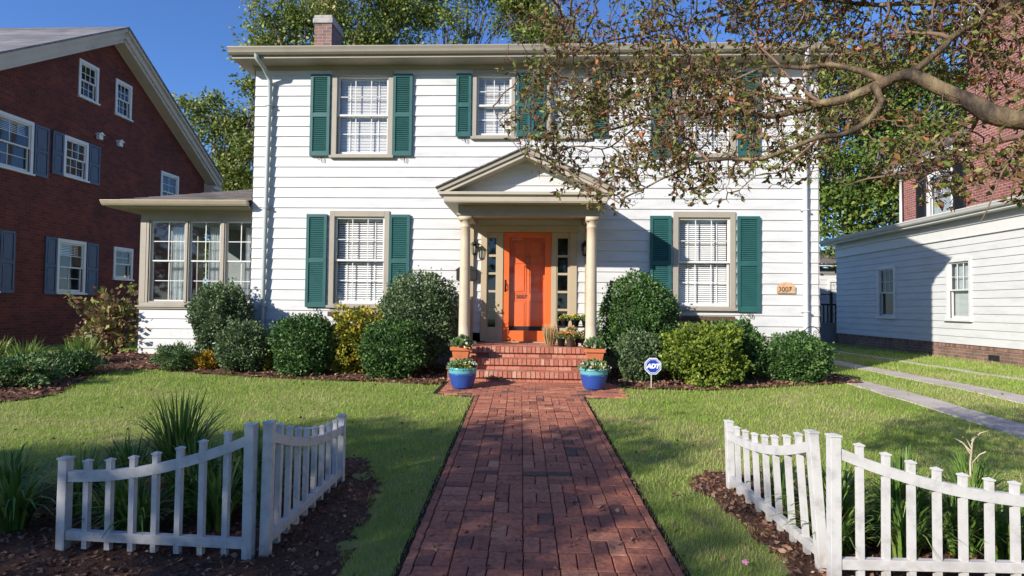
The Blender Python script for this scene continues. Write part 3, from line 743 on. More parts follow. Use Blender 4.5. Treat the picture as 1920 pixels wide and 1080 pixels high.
build_steps()

def build_door():
    T = T_front(D); X = lambda s, d, z: T(s, z, d)
    s = MB()
    # casing, jambs, header, sidelight frames
    s.box(-1.10, -.985, -.02, .05, .765, 2.86, X); s.box(.60, .73, -.02, .05, .765, 2.86, X)
    s.box(-1.12, .75, -.02, .06, 2.86, 2.985, X)
    s.box(-.775, -.675, -.03, .03, .765, 2.859, X); s.box(.245, .345, -.03, .03, .765, 2.859, X)
    for a, b in ((-.985, -.775), (.345, .60)):
        s.box(a, b, -.04, .02, .765, 1.04, X); s.box(a+.03, b-.03, .02, .03, .82, .99, X)
        s.box(a, b, -.04, .02, 2.75, 2.859, X)
        s.box(a, a+.022, -.04, .0199, 1.04, 2.75, X); s.box(b-.04, b, -.04, .0199, 1.04, 2.75, X)
        for k in range(1, 5):
            z = 1.04+(2.75-1.04)*k/5; s.box(a+.022, b-.04, -.035, .012, z-.022, z+.022, X)
    s.box(-1.0, .63, -.0, .09, .755, .775, X)
    sur = s.build('door_surround', M['tan'], house, bevel=.004)
    p = MB()
    for a, b in ((-.985, -.775), (.345, .60)): p = MB(); p.add([T(a, 1.04, -.02), T(b, 1.04, -.02), T(b, 2.75, -.02), T(a, 2.75, -.02)], [(0, 1, 2, 3)]); p.build('sidelight_pane', M['glass_d'], sur)
    r = MB(); r.box(-1.05, .7, -.9, -.88, .75, 2.95, X); r.box(-1.05, -.675, -.9, -.16, .74, .76, X)
    for x in (-1.05, .69): r.box(x, x+.01, -.88, -.05, .75, 2.95, X)
    for x in (-.70, .25): r.box(x, x+.02, -.88, -.16, .75, 2.95, X)
    r.box(-1.05, .7, -.88, -.05, 2.94, 2.96, X); r.box(-1.05, .7, -.88, -.05, .735, .75, X)
    r.build('hall_behind', M['room'], house)
    d = MB()                                                 # panelled door
    d.box(-.58, .16, -.15, -.105, .78, 2.82, X)
    def raised(a, b, z0, z1):
        rectframe(d, T, a, b, z0, z1, .012, -.105, -.093); d.box(a+.035, b-.035, -.105, -.092, z0+.035, z1-.035, X)
    for a, b in ((-.49, -.235), (-.185, .07)):
        raised(a, b, .96, 1.56); raised(a, b, 1.70, 2.28); raised(a, b, 2.40, 2.70)
    door = d.build('front_door', M['orange2'], house, bevel=.003)
    f = MB(); rectframe(f, T, -.672, .242, .778, 2.857, .115, -.05, .012, wt=.1, wb=.20)
    sd = f.build('storm_door', M['orange'], house, bevel=.005)
    g_ = MB(); g_.add([T(-.56, .97, -.02), T(.13, .97, -.02), T(.13, 2.76, -.02), T(-.56, 2.76, -.02)], [(0, 1, 2, 3)]); g_.build('door_glass', M['glass_door'], sd)
    MB().box(-.555, .125, -.088, -.083, .97, 1.06, X).build('reflection_strip', M['iron'], door)  # dark strip stands in for the lawn's reflection low in the door glass
    h = MB(); h.box(-.645, -.615, .012, .022, 1.72, 1.95, X); h.tube([T(-.63, 1.75, .02), T(-.63, 1.78, .06), T(-.63, 1.86, .065), T(-.63, 1.9, .02)], .009, 6); h.build('handle', M['iron'], sd)
    k = MB(); ring = [T(-.21+.05*math.cos(t*.4), 2.34+.07*math.sin(t*.4), -.075) for t in range(17)]; k.tube(ring, .008, 5); k.build('door_knocker', M['brass'], door)
    MB().tube([T(-.53, 1.72, -.08), T(-.53, 1.8, -.06), T(-.53, 1.92, -.06), T(-.53, 1.98, -.08)], .01, 6).build('handle', M['brass'], door)
    tx = text_obj('house_number', '3007', .11, M['iron'], (-.44, D+.088, 1.595), (R(90), 0, 0), door)
def text_obj(name, s, size, mat, loc, rot, parent=None, ext=.002, shear=0.0, bold=0.0):
    cu = bpy.data.curves.new(name, 'FONT'); cu.body = s; cu.size = size; cu.extrude = ext; cu.shear = shear; cu.offset = bold
    cu.materials.append(mat)
    tmp = bpy.data.objects.new(name+'_tmp', cu); COL.objects.link(tmp)
    dg = bpy.context.evaluated_depsgraph_get()
    me = bpy.data.meshes.new_from_object(tmp.evaluated_get(dg)); bpy.data.objects.remove(tmp)
    Mx = Matrix.Translation(loc) @ Matrix.Rotation(rot[2], 4, 'Z') @ Matrix.Rotation(rot[0], 4, 'X')
    me.transform(Mx)
    me.materials.clear(); me.materials.append(mat)
    return link(name, me, parent)
build_door()

# lanterns, mailbox, plaque (hung on the wall: things of their own)
def lantern(x, label):
    t = thing('wall_lantern', label, 'lantern', (x, D-.03, 2.55), 'wall lanterns beside the front door')
    b = MB(); b.box(x-.045, x+.045, D-.045, D-.028, 2.5, 2.66); b.tube([(x, D-.04, 2.6), (x, D-.1, 2.68), (x, D-.15, 2.7), (x, D-.16, 2.66)], .009, 6)
    b.build('bracket', M['iron'], t)
    b = MB(); b.lathe([(0, .15), (.02, .14), (.075, .09), (.08, .08), (.0, .08)], (x, D-.16, 2.53), 8); b.lathe([(0, -.14), (.03, -.13), (.05, -.1), (.0, -.1)], (x, D-.16, 2.53), 8)
    for k in range(6):
        a = k*math.pi/3; b.tube([(x+.05*math.cos(a), D-.16+.05*math.sin(a), 2.43), (x+.072*math.cos(a), D-.16+.072*math.sin(a), 2.61)], .005, 4)
    b.build('cage', M['iron'], t, smooth=False)
    MB().lathe([(0, -.095), (.045, -.095), (.064, .08), (0, .08)], (x, D-.16, 2.53), 12).build('lamp_glass', M['glass_d'], t)
    MB().lathe([(0, -.09), (.016, -.09), (.016, .02), (.006, .05), (0, .055)], (x, D-.16, 2.53), 10).build('bulb', M['cream'], t)
lantern(-1.21, 'black iron lantern on the white siding behind the column nearer the mailbox')
lantern(.87, 'black iron lantern half hidden behind the column above the potted chrysanthemums')
t = thing('mailbox', 'black metal mailbox on the white wall, half hidden by the left portico column', 'mailbox', (-1.36, D-.03, 1.95))
b = MB(); b.box(-1.56, -1.17, D-.13, D-.03, 1.93, 2.12); b.build('box', M['iron'], t, bevel=.01)
MB().prism([(-1.58, 2.121), (-1.15, 2.121), (-1.26, 2.20), (-1.47, 2.20)], D-.14, D-.03, lambda a, b_, d: (a, d, b_)).build('lid', M['iron'], t)
t = thing('number_plaque', 'terracotta coloured plaque with the house number and a curved top on the siding', 'house number plaque', (4.63, D-.03, 1.74))
pl = [(4.47, 1.745), (4.80, 1.745), (4.80, 1.86), (4.77, 1.90)]+[(4.635+.13*math.cos(a*.3), 1.90+.045*math.sin(a*.3)) for a in range(1, 10)]+[(4.50, 1.9), (4.47, 1.86)]
MB().prism(pl, 0, 1, lambda a, b_, d: (a, D-.035-.02*d, b_)).build('board', paint('plaque_clay', (0.6, 0.38, 0.22), .8, .35, 14, .3), t, bevel=.004)
text_obj('digits', '3007', .125, M['iron'], (4.485, D-.056, 1.775), (R(90), 0, 0), t)
t = thing('garden_trellis', 'small black wrought iron trellis with scrolls behind the rightmost round shrub', 'trellis', (4.96, D-.3, .25))
m_ = MB(); cx = 4.92; yy = D-.45
m_.tube([(cx-.17, yy, .25), (cx-.16, yy, .95)]+[(cx-.16+.16*(1-math.cos(a*.35)), yy, .95+.19*math.sin(a*.35)) for a in range(1, 9)]+[(cx+.16, yy, .9), (cx+.17, yy, .25)], .008, 5)
for r_, ox, oz in ((.06, -.06, 1.0), (.05, .07, 1.02), (.04, 0, .9), (.05, -.08, .88), (.05, .09, .88)):
    m_.tube([(cx+ox+r_*(1-k/22)*math.cos(k*.55), yy, oz+r_*(1-k/22)*math.sin(k*.55)) for k in range(18)], .005, 4)
m_.build('scrollwork', M['iron'], t)

# ================================================================== LEFT BRICK HOUSE
def build_left_house():
    X0 = -13.3; XB = -25.; T = T_left(X0)
    h = thing('brick_house', 'dark red brick house with cream gable trim and blue-grey shutters left of the white house', 'house', (-13.3, 17.9, .2))
    y0, y1, yp = 12.62, 23.2, 17.91; ze, zp = 6.36, 9.57
    wins = [(13.75, 15.12, 4.71, 6.12), (16.13, 17.04, 4.92, 6.1), (16.58, 17.36, 7.33, 8.46), (18.09, 18.84, 7.29, 8.45), (20.47, 21.5, 4.7, 6.07),
            (12.95, 14.22, 1.62, 3.2), (16.02, 17.07, 1.63, 3.18), (18.23, 19.12, 2.12, 3.17)]
    # wall as vertical strips cut round the windows
    m_ = MB(); ys = sorted({y0, y1, yp}|{q for w_ in wins for q in (w_[0]+.03, w_[1]-.03)})
    ztop = lambda y: ze+(zp-ze)*(1-abs(y-yp)/(yp-y0 if y < yp else y1-yp))
    for a, b in zip(ys[:-1], ys[1:]):
        mid = (a+b)/2; z = 0.
        for w_ in sorted([w_ for w_ in wins if w_[0]+.03 <= mid <= w_[1]-.03], key=lambda q: q[2]):
            m_.add([T(a, z, 0), T(b, z, 0), T(b, w_[2]+.03, 0), T(a, w_[2]+.03, 0)], [(0, 1, 2, 3)]); z = w_[3]-.03
        m_.add([T(a, z, 0), T(b, z, 0), T(b, ztop(b), 0), T(a, ztop(a), 0)], [(0, 1, 2, 3)])
    m_.add([(X0, y0, 0), (XB, y0, 0), (XB, y0, ze), (X0, y0, ze)], [(0, 1, 2, 3)]); m_.add([(X0, y1, 0), (XB, y1, 0), (XB, y1, ze), (X0, y1, ze)], [(0, 1, 2, 3)])
    m_.add([(XB, y0, 0), (XB, y1, 0), (XB, y1, ze), (XB, yp, zp), (XB, y0, ze)], [(0, 1, 2, 3, 4)])
    m_.build('wall', M['brick_dark'], h)
    for i, w_ in enumerate(wins):
        wd = window(h, T, *w_, trim=.085, trim_m='white', cols=2 if i in (4,) else (3 if i in (1, 2, 3) else 2), rows=2, blind='part' if i in (0, 5, 6) else None, glass_m='glass_d', proud=.03, grid_low=i != 7)
    for (a, b, c, d) in ((15.14, 15.6, 4.74, 6.1), (15.72, 16.11, 4.92, 6.1), (17.06, 17.5, 4.92, 6.1), (14.24, 14.66, 1.63, 3.19), (15.6, 16.0, 1.62, 3.18), (17.09, 17.55, 1.62, 3.17)):
        shutter(h, T, a, b, c, d, 'bluegrey', False, False, d=.005)
    # raking cornice with overhang, and roof
    ov = .42; sl_ = (zp-ze)/(yp-y0)
    for sgn in (-1, 1):
        def P(out, lo, hi): return [(5.29+out, ze-out*sl_+lo), (0, zp+lo), (0, zp+hi), (5.29+out, ze-out*sl_+hi)]
        f = lambda a, b, d: (X0+d, yp+sgn*a, b)
        rk = MB(); rk.prism(P(.5, -.06, .06), .001, ov-.05, f); r1 = rk.build('raking_cornice', M['cream_t'], h, bevel=.01)
        q = MB(); q.prism(P(.5, .06, .27), .0, ov, f); q.prism(P(.52, .27, .36), -.02, ov+.07, f); q.build('rake_moulding', M['cream_t'], r1, bevel=.01)
        q = MB(); q.prism(P(.56, .362, .42), -12.2, ov+.1, f); q.build('roof', M['shingle_y'], h)
    rt = MB(); rt.box(X0-.2, X0+ov, y1+.0, y1+.62, ze-.42, ze-.26); rt.box(X0-.2, X0+ov-.1, y1, y1+.45, ze-.6, ze-.42)
    rt.box(XB, X0-.2, y1, y1+.62, ze-.42, ze-.1); MB().box(XB, X0+ov, y0-.62, y0, ze-.42, ze-.1).build('cornice_return', M['cream_t'], h, bevel=.01); rt.build('cornice_return', M['cream_t'], h, bevel=.01)
    for y, z in ((17.45, 6.42), (18.32, 6.44)):
        b = MB(); b.box(X0, X0+.1, y-.1, y+.06, z-.1, z+.05); b.prism([(y-.12, z+.05), (y+.08, z+.05), (y-.02, z+.11)], X0, X0+.13, lambda a, b_, d: (d, a, b_)); b.build('vent_hood', M['white'], h, bevel=.01)
M['cream_t'] = paint('cream_gable_trim', (0.52, 0.46, 0.38), .6, .1, 2)
build_left_house()

# ================================================================== RIGHT NEIGHBOUR
def build_right_house():
    X0 = 10.9; T = T_right(X0)
    h = thing('neighbour_house', 'red brick house with low white clapboard wing beside the concrete driveway strips', 'house', (11, 16, .2))
    wins = [(18.80, 19.78, 1.18, 2.83), (15.58, 16.52, 1.18, 2.83)]
    y0, y1 = 4., 22.45
    m_ = MB(); clap(m_, T, y0, y1, .6, 3.33, openings_of(wins), pitch=.195, phase=.6)
    clap(m_, lambda s, z, d: (s, y1+d, z), X0, 13.3, .6, 3.45, pitch=.195, phase=.6)
    m_.add([(X0, y0, .2), (13.3, y0, .2), (13.3, y0, 3.6), (X0, y0, 3.6)], [(0, 1, 2, 3)])
    m_.build('wing_wall', M['siding2'], h)
    f = MB(); f.box(X0+.02, 13.2, y0, y1-.03, .0, .6); f.build('foundation', M['brick_found'], h)
    so_ = MB()
    k = y0
    while k < y1: 
        so_.box(X0+.003, X0+.02, k, k+.062, .50, .592, tint=random.random()); k += .074
    so_.build('soldier_course', M['soldier'], h)
    v = MB(); v.box(X0+.0, X0+.03, 14.75, 15.08, .27, .40); v.build('crawl_vent', M['iron'], h)
    for w_ in wins: window(h, T, *w_, trim=.09, trim_m='white', cols=3, rows=2, blind='closed' if w_[0] < 17 else None, glass_m='glass_d', grid_low=False)
    e = MB()
    e.box(X0-.045, X0+.05, y0, y1+.04, 3.33, 3.62); e.box(X0-.085, X0+.05, y0, y1+.085, 3.62, 3.68); e.box(X0-.06, X0-.045, y0, y1+.05, 3.33, 3.36)
    e.box(X0-.35, X0+.05, y0-.3, y1+.35, 3.80, 3.84); e.box(X0-.02, X0+.05, y0, y1+.03, 3.68, 3.80)
    e.box(X0-.36, X0-.33, y0-.3, y1+.35, 3.84, 3.93)
    e.build('eave_trim', M['white'], h, bevel=.006)
    gprof = [(0, 0), (.05, 0), (.08, .03), (.1, .07), (.12, .1), (.12, .12), (.1, .12), (.1, .1), (0, .1)]
    MB().prism(gprof, y0-.3, y1+.4, lambda a, b, d: (X0-.361-a, d, 3.86+b)).build('gutter', M['white'], h)
    r = MB(); r.add([(X0-.4, y0-.3, 3.97), (X0-.4, y1+.4, 3.97), (13.4, y1+.4, 4.30), (13.4, y0-.3, 4.30)], [(0, 1, 2, 3)]); r.build('wing_roof', M['shingle_y'], h)
    # brick main block: rear ell, then the taller front
    X1 = 13.3; T1 = T_right(X1)
    we = (19.75, 21.1, 4.56, 6.1)
    m_ = MB()
    for a, b, lo, hi in ((19.16, we[0]+.03, 3.9, 6.6), (we[0]+.03, we[1]-.03, 3.9, we[2]+.03), (we[0]+.03, we[1]-.03, we[3]-.03, 6.6), (we[1]-.03, 22.6, 3.9, 6.6), (6, 19.16, 3.9, 10.2)):
        m_.add([T1(a, lo, 0), T1(b, lo, 0), T1(b, hi, 0), T1(a, hi, 0)], [(0, 1, 2, 3)])
    m_.add([(X1, 19.16, 6.6), (22, 19.16, 6.6), (22, 19.16, 10.2), (X1, 19.16, 10.2)], [(0, 1, 2, 3)])
    m_.add([(X1, 22.6, .2), (22, 22.6, .2), (22, 22.6, 6.6), (X1, 22.6, 6.6)], [(0, 1, 2, 3)])
    m_.add([(X1, 6, .2), (22, 6, .2), (22, 6, 10.2), (X1, 6, 10.2)], [(0, 1, 2, 3)])
    m_.add([(X1, 22.6, .2), (X1, 22.45, .2), (X1, 22.45, 6.6), (X1, 22.6, 6.6)], [(0, 1, 2, 3)])
    m_.build('brick_wall', M['brick_right'], h)
    window(h, T1, *we, trim=.12, trim_m='white', cols=2, rows=1, blind='closed', glass_m='glass_d', grid_low=False)
    shutter(h, T1, 21.12, 21.62, 4.56, 6.1, 'black', True, False); shutter(h, T1, 19.22, 19.73, 4.56, 6.1, 'black', True, False)
    d = MB(); d.tube([(X1-.07, 22.5, 3.9), (X1-.07, 22.5, 6.4)], .05, 8); d.build('downspout', M['white'], h)
    q = MB(); q.box(X1-.45, X1+.02, 19.17, 23.0, 6.44, 6.48); q.box(X1-.47, X1-.44, 19.17, 23.0, 6.48, 6.6); q.build('ell_soffit', M['white'], h)
    q = MB(); q.add([(X1-.5, 19.165, 6.61), (X1-.5, 23.05, 6.61), (X1+1.7, 23.05, 7.9), (X1+1.7, 19.165, 7.9)], [(0, 1, 2, 3)]); q.add([(X1+1.7, 23.05, 7.9), (X1+1.7, 19.165, 7.9), (X1+4, 19.165, 6.6), (X1+4, 23.05, 6.6)], [(0, 1, 2, 3)])
    q.add([(X1-.3, 22.6, 6.6), (X1+1.7, 22.6, 7.85), (X1+3.9, 22.6, 6.6)], [(0, 1, 2)]); q.build('ell_roof', M['shingle_y'], h)
    q = MB(); q.box(X1-.4, 22.4, 5.6, 19.5, 10.2, 10.35); q.build('cornice', M['white'], h)
    q = MB(); q.add([(X1-.45, 5.5, 10.36), (22.5, 5.5, 10.36), (22.5, 19.6, 10.36), (X1-.45, 19.6, 10.36), (17.8, 10, 13), (17.8, 15, 13)], [(0, 1, 4), (1, 2, 5, 4), (2, 3, 5), (3, 0, 4, 5)]); q.build('main_roof', M['shingle_y'], h)
M['soldier'] = tint_mat('soldier_bricks', [(0, (0.16, 0.09, 0.075)), (1, (0.32, 0.19, 0.15))], .85, .2)
build_right_house()

# small white house far behind, and the dark deck rail in front of it
def build_rear():
    t = thing('rear_outbuilding', 'small white clapboard building with dark frieze seen between the two houses', 'outbuilding', (13, 26, .2))
    m_ = MB(); clap(m_, T_front(26), 11.0, 15, .3, 2.95, pitch=.2, phase=.5); m_.add([(11, 26, .2), (11, 30, .2), (11, 30, 3.3), (11, 26, 3.3)], [(0, 1, 2, 3)]); m_.build('wall', M['siding2'], t)
    MB().box(10.97, 15, 25.93, 25.99, 2.95, 3.2).build('frieze', paint('grey_frieze', (.22, .23, .22), .6), t)
    MB().box(10.8, 15.2, 25.6, 26.1, 3.26, 3.34).build('fascia', M['white'], t)
    MB().add([(10.7, 25.5, 3.36), (15.3, 25.5, 3.36), (15.3, 28.5, 4.2), (10.7, 28.5, 4.2)], [(0, 1, 2, 3)]).build('roof', M['shingle'], t)
    window(t, T_front(25.97), 12.25, 12.9, 1.3, 2.7, trim=.08, trim_m='white', cols=1, rows=1, blind=None, sill=False)
    d = thing('deck', 'raised grey deck with dark railing between the white house and the neighbour wing', 'deck', (11.0, 23.6, .2))
    m_ = MB(); m_.box(9.4, 12.6, 23.2, 25.3, .85, .95); m_.box(9.4, 12.6, 23.2, 23.23, .22, .85); m_.build('platform', paint('grey_deck', (.2, .22, .25), .7), d)
    m_ = MB(); m_.box(9.4, 12.6, 23.22, 23.28, 1.60, 1.67)
    x = 9.42
    while x < 12.6: m_.box(x, x+.05, 23.23, 23.27, .95, 1.60); x += .15
    for x in (9.5, 11.02, 12.5): m_.box(x, x+.09, 23.2, 23.29, .95, 2.1)
    m_.build('railing', M['iron'], d)
    m_ = MB(); m_.tube([(10.5, 23.25, 1.67), (10.5, 23.25, 2.0), (11.05, 23.25, 2.02)], .02, 6); m_.build('handrail', M['iron'], d)
build_rear()

# ================================================================== FENCES
def pkt_top(s): return .522+.25*(1-s)**2
def fence(label, p0, p1, n, base0, base1, lowpost=True, tilt=0):
    """short section: tall post at p0, low post at p1, scalloped rail between"""
    p0 = Vector((*p0, 0)); p1 = Vector((*p1, 0)); ax = (p1-p0); Ln = ax.length; ax.normalize(); nr = Vector((-ax.y, ax.x, 0))
    t = thing('picket_fence', label, 'picket fence', (*((p0+p1)/2).xy, (base0+base1)/2), 'short scalloped picket fence sections either side of the path')
    def T(s, d, z):
        q = p0+ax*s+nr*d; return (q.x+tilt*z*(1-.6*s/Ln), q.y, z+base0+(base1-base0)*s/Ln)
    def post(s, top):
        m_ = MB(); m_.box(s-.027, s+.027, -.027, .027, -.04, top, T)
        m_.box(s-.032, s+.032, -.032, .032, top, top+.010, T)
        b0 = len(m_.v); c = [T(s-.032, -.032, top+.010), T(s+.032, -.032, top+.010), T(s+.032, .032, top+.010), T(s-.032, .032, top+.010), T(s, 0, top+.018)]
        m_.add(c, [(0, 1, 4), (1, 2, 4), (2, 3, 4), (3, 0, 4)])
        return m_.build('post', M['fence'], t, bevel=.002)
    post(0, .752)
    if lowpost: post(Ln, .522)
    r = MB(); k = 16                                         # top rail: follows the scallop
    for i in range(k+1):
        s = .03+(Ln-.06)*i/k; zc = pkt_top(s/Ln)-.095
        for d, zz in ((-.021, zc-.03), (.021, zc-.03), (.021, zc+.028), (-.021, zc+.028)): r.v.append(T(s, d, zz))
    for i in range(k):
        for q in range(4): r.f.append((i*4+q, i*4+(q+1) % 4, (i+1)*4+(q+1) % 4, (i+1)*4+q)); r.t.append(.5)
    r.build('top_rail', M['fence'], t)
    MB().box(.028, Ln-.028, -.021, .021, .065, .118, T).build('bottom_rail', M['fence'], t, bevel=.002)
    for i in range(1, n+1):
        s = Ln*i/(n+1)+random.uniform(-.002, .002); z = pkt_top(s/Ln)-.014; w = .0158
        m_ = MB(); lean = random.uniform(-.004, .004); T0 = T; T = (lambda s_, d, q, T0=T0, lean=lean: T0(s_+lean*q/.6, d, q)); m_.box(s-w, s+w, -.0155, .0155, .018, z, T); m_.box(s-w-.005, s+w+.005, -.0205, .0205, z, z+.007, T)
        c = [T(s-w-.005, -.0205, z+.007), T(s+w+.005, -.0205, z+.007), T(s+w+.005, .0205, z+.007), T(s-w-.005, .0205, z+.007), T(s, 0, z+.017)]; T = T0
        m_.add(c, [(0, 1, 4), (1, 2, 4), (2, 3, 4), (3, 0, 4)])
        m_.build('picket', M['fence'], t)
def splash(m, z0, z1, col=(0.30, 0.24, 0.19), amt=.75):
    N, L = m.node_tree.nodes, m.node_tree.links; P = N['Principled BSDF']
    src = P.inputs['Base Color'].links[0].from_socket
    tc = N.new('ShaderNodeTexCoord'); s = N.new('ShaderNodeSeparateXYZ'); L.new(tc.outputs['Object'], s.inputs[0])
    mr = N.new('ShaderNodeMapRange'); mr.inputs[1].default_value = z0; mr.inputs[2].default_value = z1; mr.inputs[3].default_value = amt; mr.inputs[4].default_value = 0
    L.new(s.outputs['Z'], mr.inputs[0])
    n = N.new('ShaderNodeTexNoise'); n.inputs['Scale'].default_value = 22; n.inputs['Detail'].default_value = 8; L.new(tc.outputs['Object'], n.inputs[0])
    r = ramp(N, [(.38, (0, 0, 0)), (.62, (1, 1, 1))]); L.new(n.outputs[0], r.inputs[0])
    mu = N.new('ShaderNodeMath'); mu.operation = 'MULTIPLY'; L.new(mr.outputs[0], mu.inputs[0]); L.new(r.outputs[0], mu.inputs[1])
    mx = N.new('ShaderNodeMix'); mx.data_type = 'RGBA'; L.new(mu.outputs[0], mx.inputs[0]); L.new(src, mx.inputs[6]); mx.inputs[7].default_value = (*col, 1)
    L.new(mx.outputs[2], P.inputs['Base Color'])
M['fence'] = paint('white_vinyl_fence', (0.60, 0.59, 0.585), .5, .2, 11, .15)
splash(M['fence'], .0, .22); splash(M['siding'], .3, 1.5, (.42, .41, .38), .35)
fence('shaded front picket section left of the path, tall post toward the path', (-1.615, 3.36), (-2.725, 3.40), 7, .005, .012)
fence('shaded side picket section left of the path, running back toward the house', (-1.535, 3.40), (-1.53, 4.68), 8, .012, .05, tilt=.012)
fence('sunlit side fence section right of the path, running back toward the house over bark mulch', (1.585, 3.44), (1.50, 4.75), 7, .012, .05, tilt=-.075)
fence('sunlit front picket section at the right edge, green strap leaves behind it', (1.567, 3.27), (2.77, 3.29), 8, .028, .03)

# ================================================================== PLANTS
def shrub(name, label, cat, x, y, z0, rx, ry, h, mat, n, ls=.05, seed=0, lump=.10, flat=.0, stemh=None, group='shrubs in the bed along the house', tb=(2, 2), core=.78, wr=.36, tshift=0):
    t = thing(name, label, cat, (x, y, z0), group)
    cz = z0+h*(.5 if stemh is None else .5+stemh/2/h); rz = h/2 if stemh is None else (h-stemh)/2
    u = unit(rng.normal(size=(n, 3))); u[:, 1] = np.where(rng.random(n) < .65, -abs(u[:, 1]), u[:, 1])
    k = np.array([1+lump*noise.noise(Vector(q)*2.2+Vector((seed, 0, 0)))*2+lump*.8*noise.noise(Vector(q)*7+Vector((0, seed, 0)))+.03*noise.noise(Vector(q)*16) for q in u])
    depth = 1-np.abs(rng.normal(size=n))*.14
    rad = k*depth*np.where(rng.random(n) < .07, rng.uniform(1.02, 1.16, n), 1)
    sq = lambda q: np.sign(q)*np.abs(q)**.93
    P = np.stack([x+sq(u[:, 0])*rx*rad, y+sq(u[:, 1])*ry*rad, cz+sq(u[:, 2])*rz*rad], 1)
    P[:, 2] = np.maximum(P[:, 2], z0+.01)
    A = u*.7+rng.normal(size=(n, 3))*.6+np.array([0, 0, .25])
    L = ls*rng.uniform(.6, 1.3, n)
    cl = np.array([noise.noise(Vector(q)*3.5+Vector((seed*3.3, 7, 0)))+.5*noise.noise(Vector(q)*9+Vector((seed, 7, 3))) for q in u])
    ti = rng.beta(*tb, n)*.75+cl*.5+.12+tshift
    leaves('foliage', P, A, L, L*wr, ti, mat, t)
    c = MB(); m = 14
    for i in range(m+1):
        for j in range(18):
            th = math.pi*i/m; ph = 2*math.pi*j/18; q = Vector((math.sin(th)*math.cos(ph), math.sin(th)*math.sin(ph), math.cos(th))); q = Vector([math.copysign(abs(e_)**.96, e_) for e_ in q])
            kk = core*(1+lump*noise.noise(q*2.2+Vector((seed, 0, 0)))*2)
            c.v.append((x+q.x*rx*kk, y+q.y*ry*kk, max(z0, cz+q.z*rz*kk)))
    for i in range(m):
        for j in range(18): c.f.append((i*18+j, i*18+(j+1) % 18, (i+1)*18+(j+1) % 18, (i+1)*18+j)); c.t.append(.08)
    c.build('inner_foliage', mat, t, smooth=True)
    s = MB()
    for i in range(5):
        a = i*1.3+seed; s.tube([(x+.04*math.cos(a), y+.04*math.sin(a), z0-.03), (x+.1*rx*math.cos(a), y+.1*ry*math.sin(a), z0+h*.2), (x+.4*rx*math.cos(a), y+.4*ry*math.sin(a), cz)], [.018, .014, .006], 5)
    s.build('stems', M['bark2'], t)
    return t
SH = [
 ('boxwood_shrub', 'tall egg-shaped grey-green shrub in front of the sunroom windows', -5.89, 11.05, .38, .53, .5, 1.45, 'l_grey', 8500, .05, .09, .12),
 ('boxwood_shrub', 'round dark green shrub below the left downspout of the white house', -5.12, 10.35, .25, .46, .45, .88, 'l_grey', 7000, .042, .08, None),
 ('yellow_groundcover_shrub', 'low golden-orange plant between the juniper and the round shrub near the sunroom', -5.82, 10.45, .3, .27, .25, .26, 'l_gold', 1800, .045, .15, None),
 ('golden_shrub', 'small yellow-green shrub squeezed between two round dark shrubs under the left downspout', -4.71, 10.5, .24, .22, .3, .62, 'l_yellow', 2600, .045, .15, None),
 ('boxwood_shrub', 'broad round dark green shrub under the lower left window, left of the yellow nandina', -3.99, 10.2, .18, .55, .52, 1.08, 'l_box', 8500, .045, .07, None),
 ('nandina_shrub', 'yellow and red-tinged bushy shrub under the lower left window', -3.22, 10.45, .2, .45, .42, 1.16, 'l_yellow', 5200, .055, .22, None),
 ('boxwood_shrub', 'largest round shrub left of the portico, touching its column', -2.12, 10.8, .28, .72, .6, 1.72, 'l_grey', 13000, .048, .06, .15),
 ('boxwood_shrub', 'rounded dark green shrub in front of the largest shrub left of the steps', -2.40, 10.05, .18, .57, .5, 1.02, 'l_box', 8500, .045, .08, None),
 ('boxwood_shrub', 'large round green shrub right of the portico below the left shutter', 1.77, 10.85, .28, .69, .58, 1.76, 'l_box', 12500, .048, .07, .12),
 ('boxwood_shrub', 'smaller grey-green shrub directly behind the blue yard sign', 1.72, 10.15, .2, .43, .42, .82, 'l_grey', 6000, .045, .1, None),
 ('lime_shrub', 'bright lime-green bushy shrub in front of the lower right window', 2.68, 9.92, .18, .62, .52, 1.02, 'l_lime', 6500, .058, .16, None),
 ('boxwood_shrub', 'dark green shrub right of the lime-green one, under the lower right window', 3.36, 10.5, .2, .52, .45, 1.03, 'l_box', 7500, .048, .10, None),
 ('boxwood_shrub', 'rightmost low wide shrub at the right corner of the white house', 4.33, 10.35, .2, .55, .48, .84, 'l_box', 7500, .045, .09, None),
]
for i, (nm, lb, x, y, z0, rx, ry, h, mt, n, ls, lump, sh_) in enumerate(SH):
    shrub(nm, lb, 'shrub', x, y, z0, rx, ry, h, M[mt], n, ls, seed=i*5.3+1, lump=lump*1.35, stemh=sh_, core=.72 if lump < .12 else .55,
          tb=(2.4, 1.6) if mt == 'l_yellow' else (2, 2), tshift=(-.02 if mt in ('l_yellow',) else 0))
shrub('juniper', 'low spreading blue-green juniper in the mulch in front of the sunroom', 'juniper', -6.3, 10.35, .27, .36, .35, .42, M['l_jun'], 3800, .055, seed=3, lump=.35, core=.5, wr=.16)
shrub('hydrangea', 'leggy hydrangea with brown and yellow fading leaves at the sunroom corner', 'hydrangea', -8.66, 12.0, .33, .52, .45, 1.25, M['l_hyd'], 1300, .12, seed=8, lump=.6, core=.15, wr=.33)
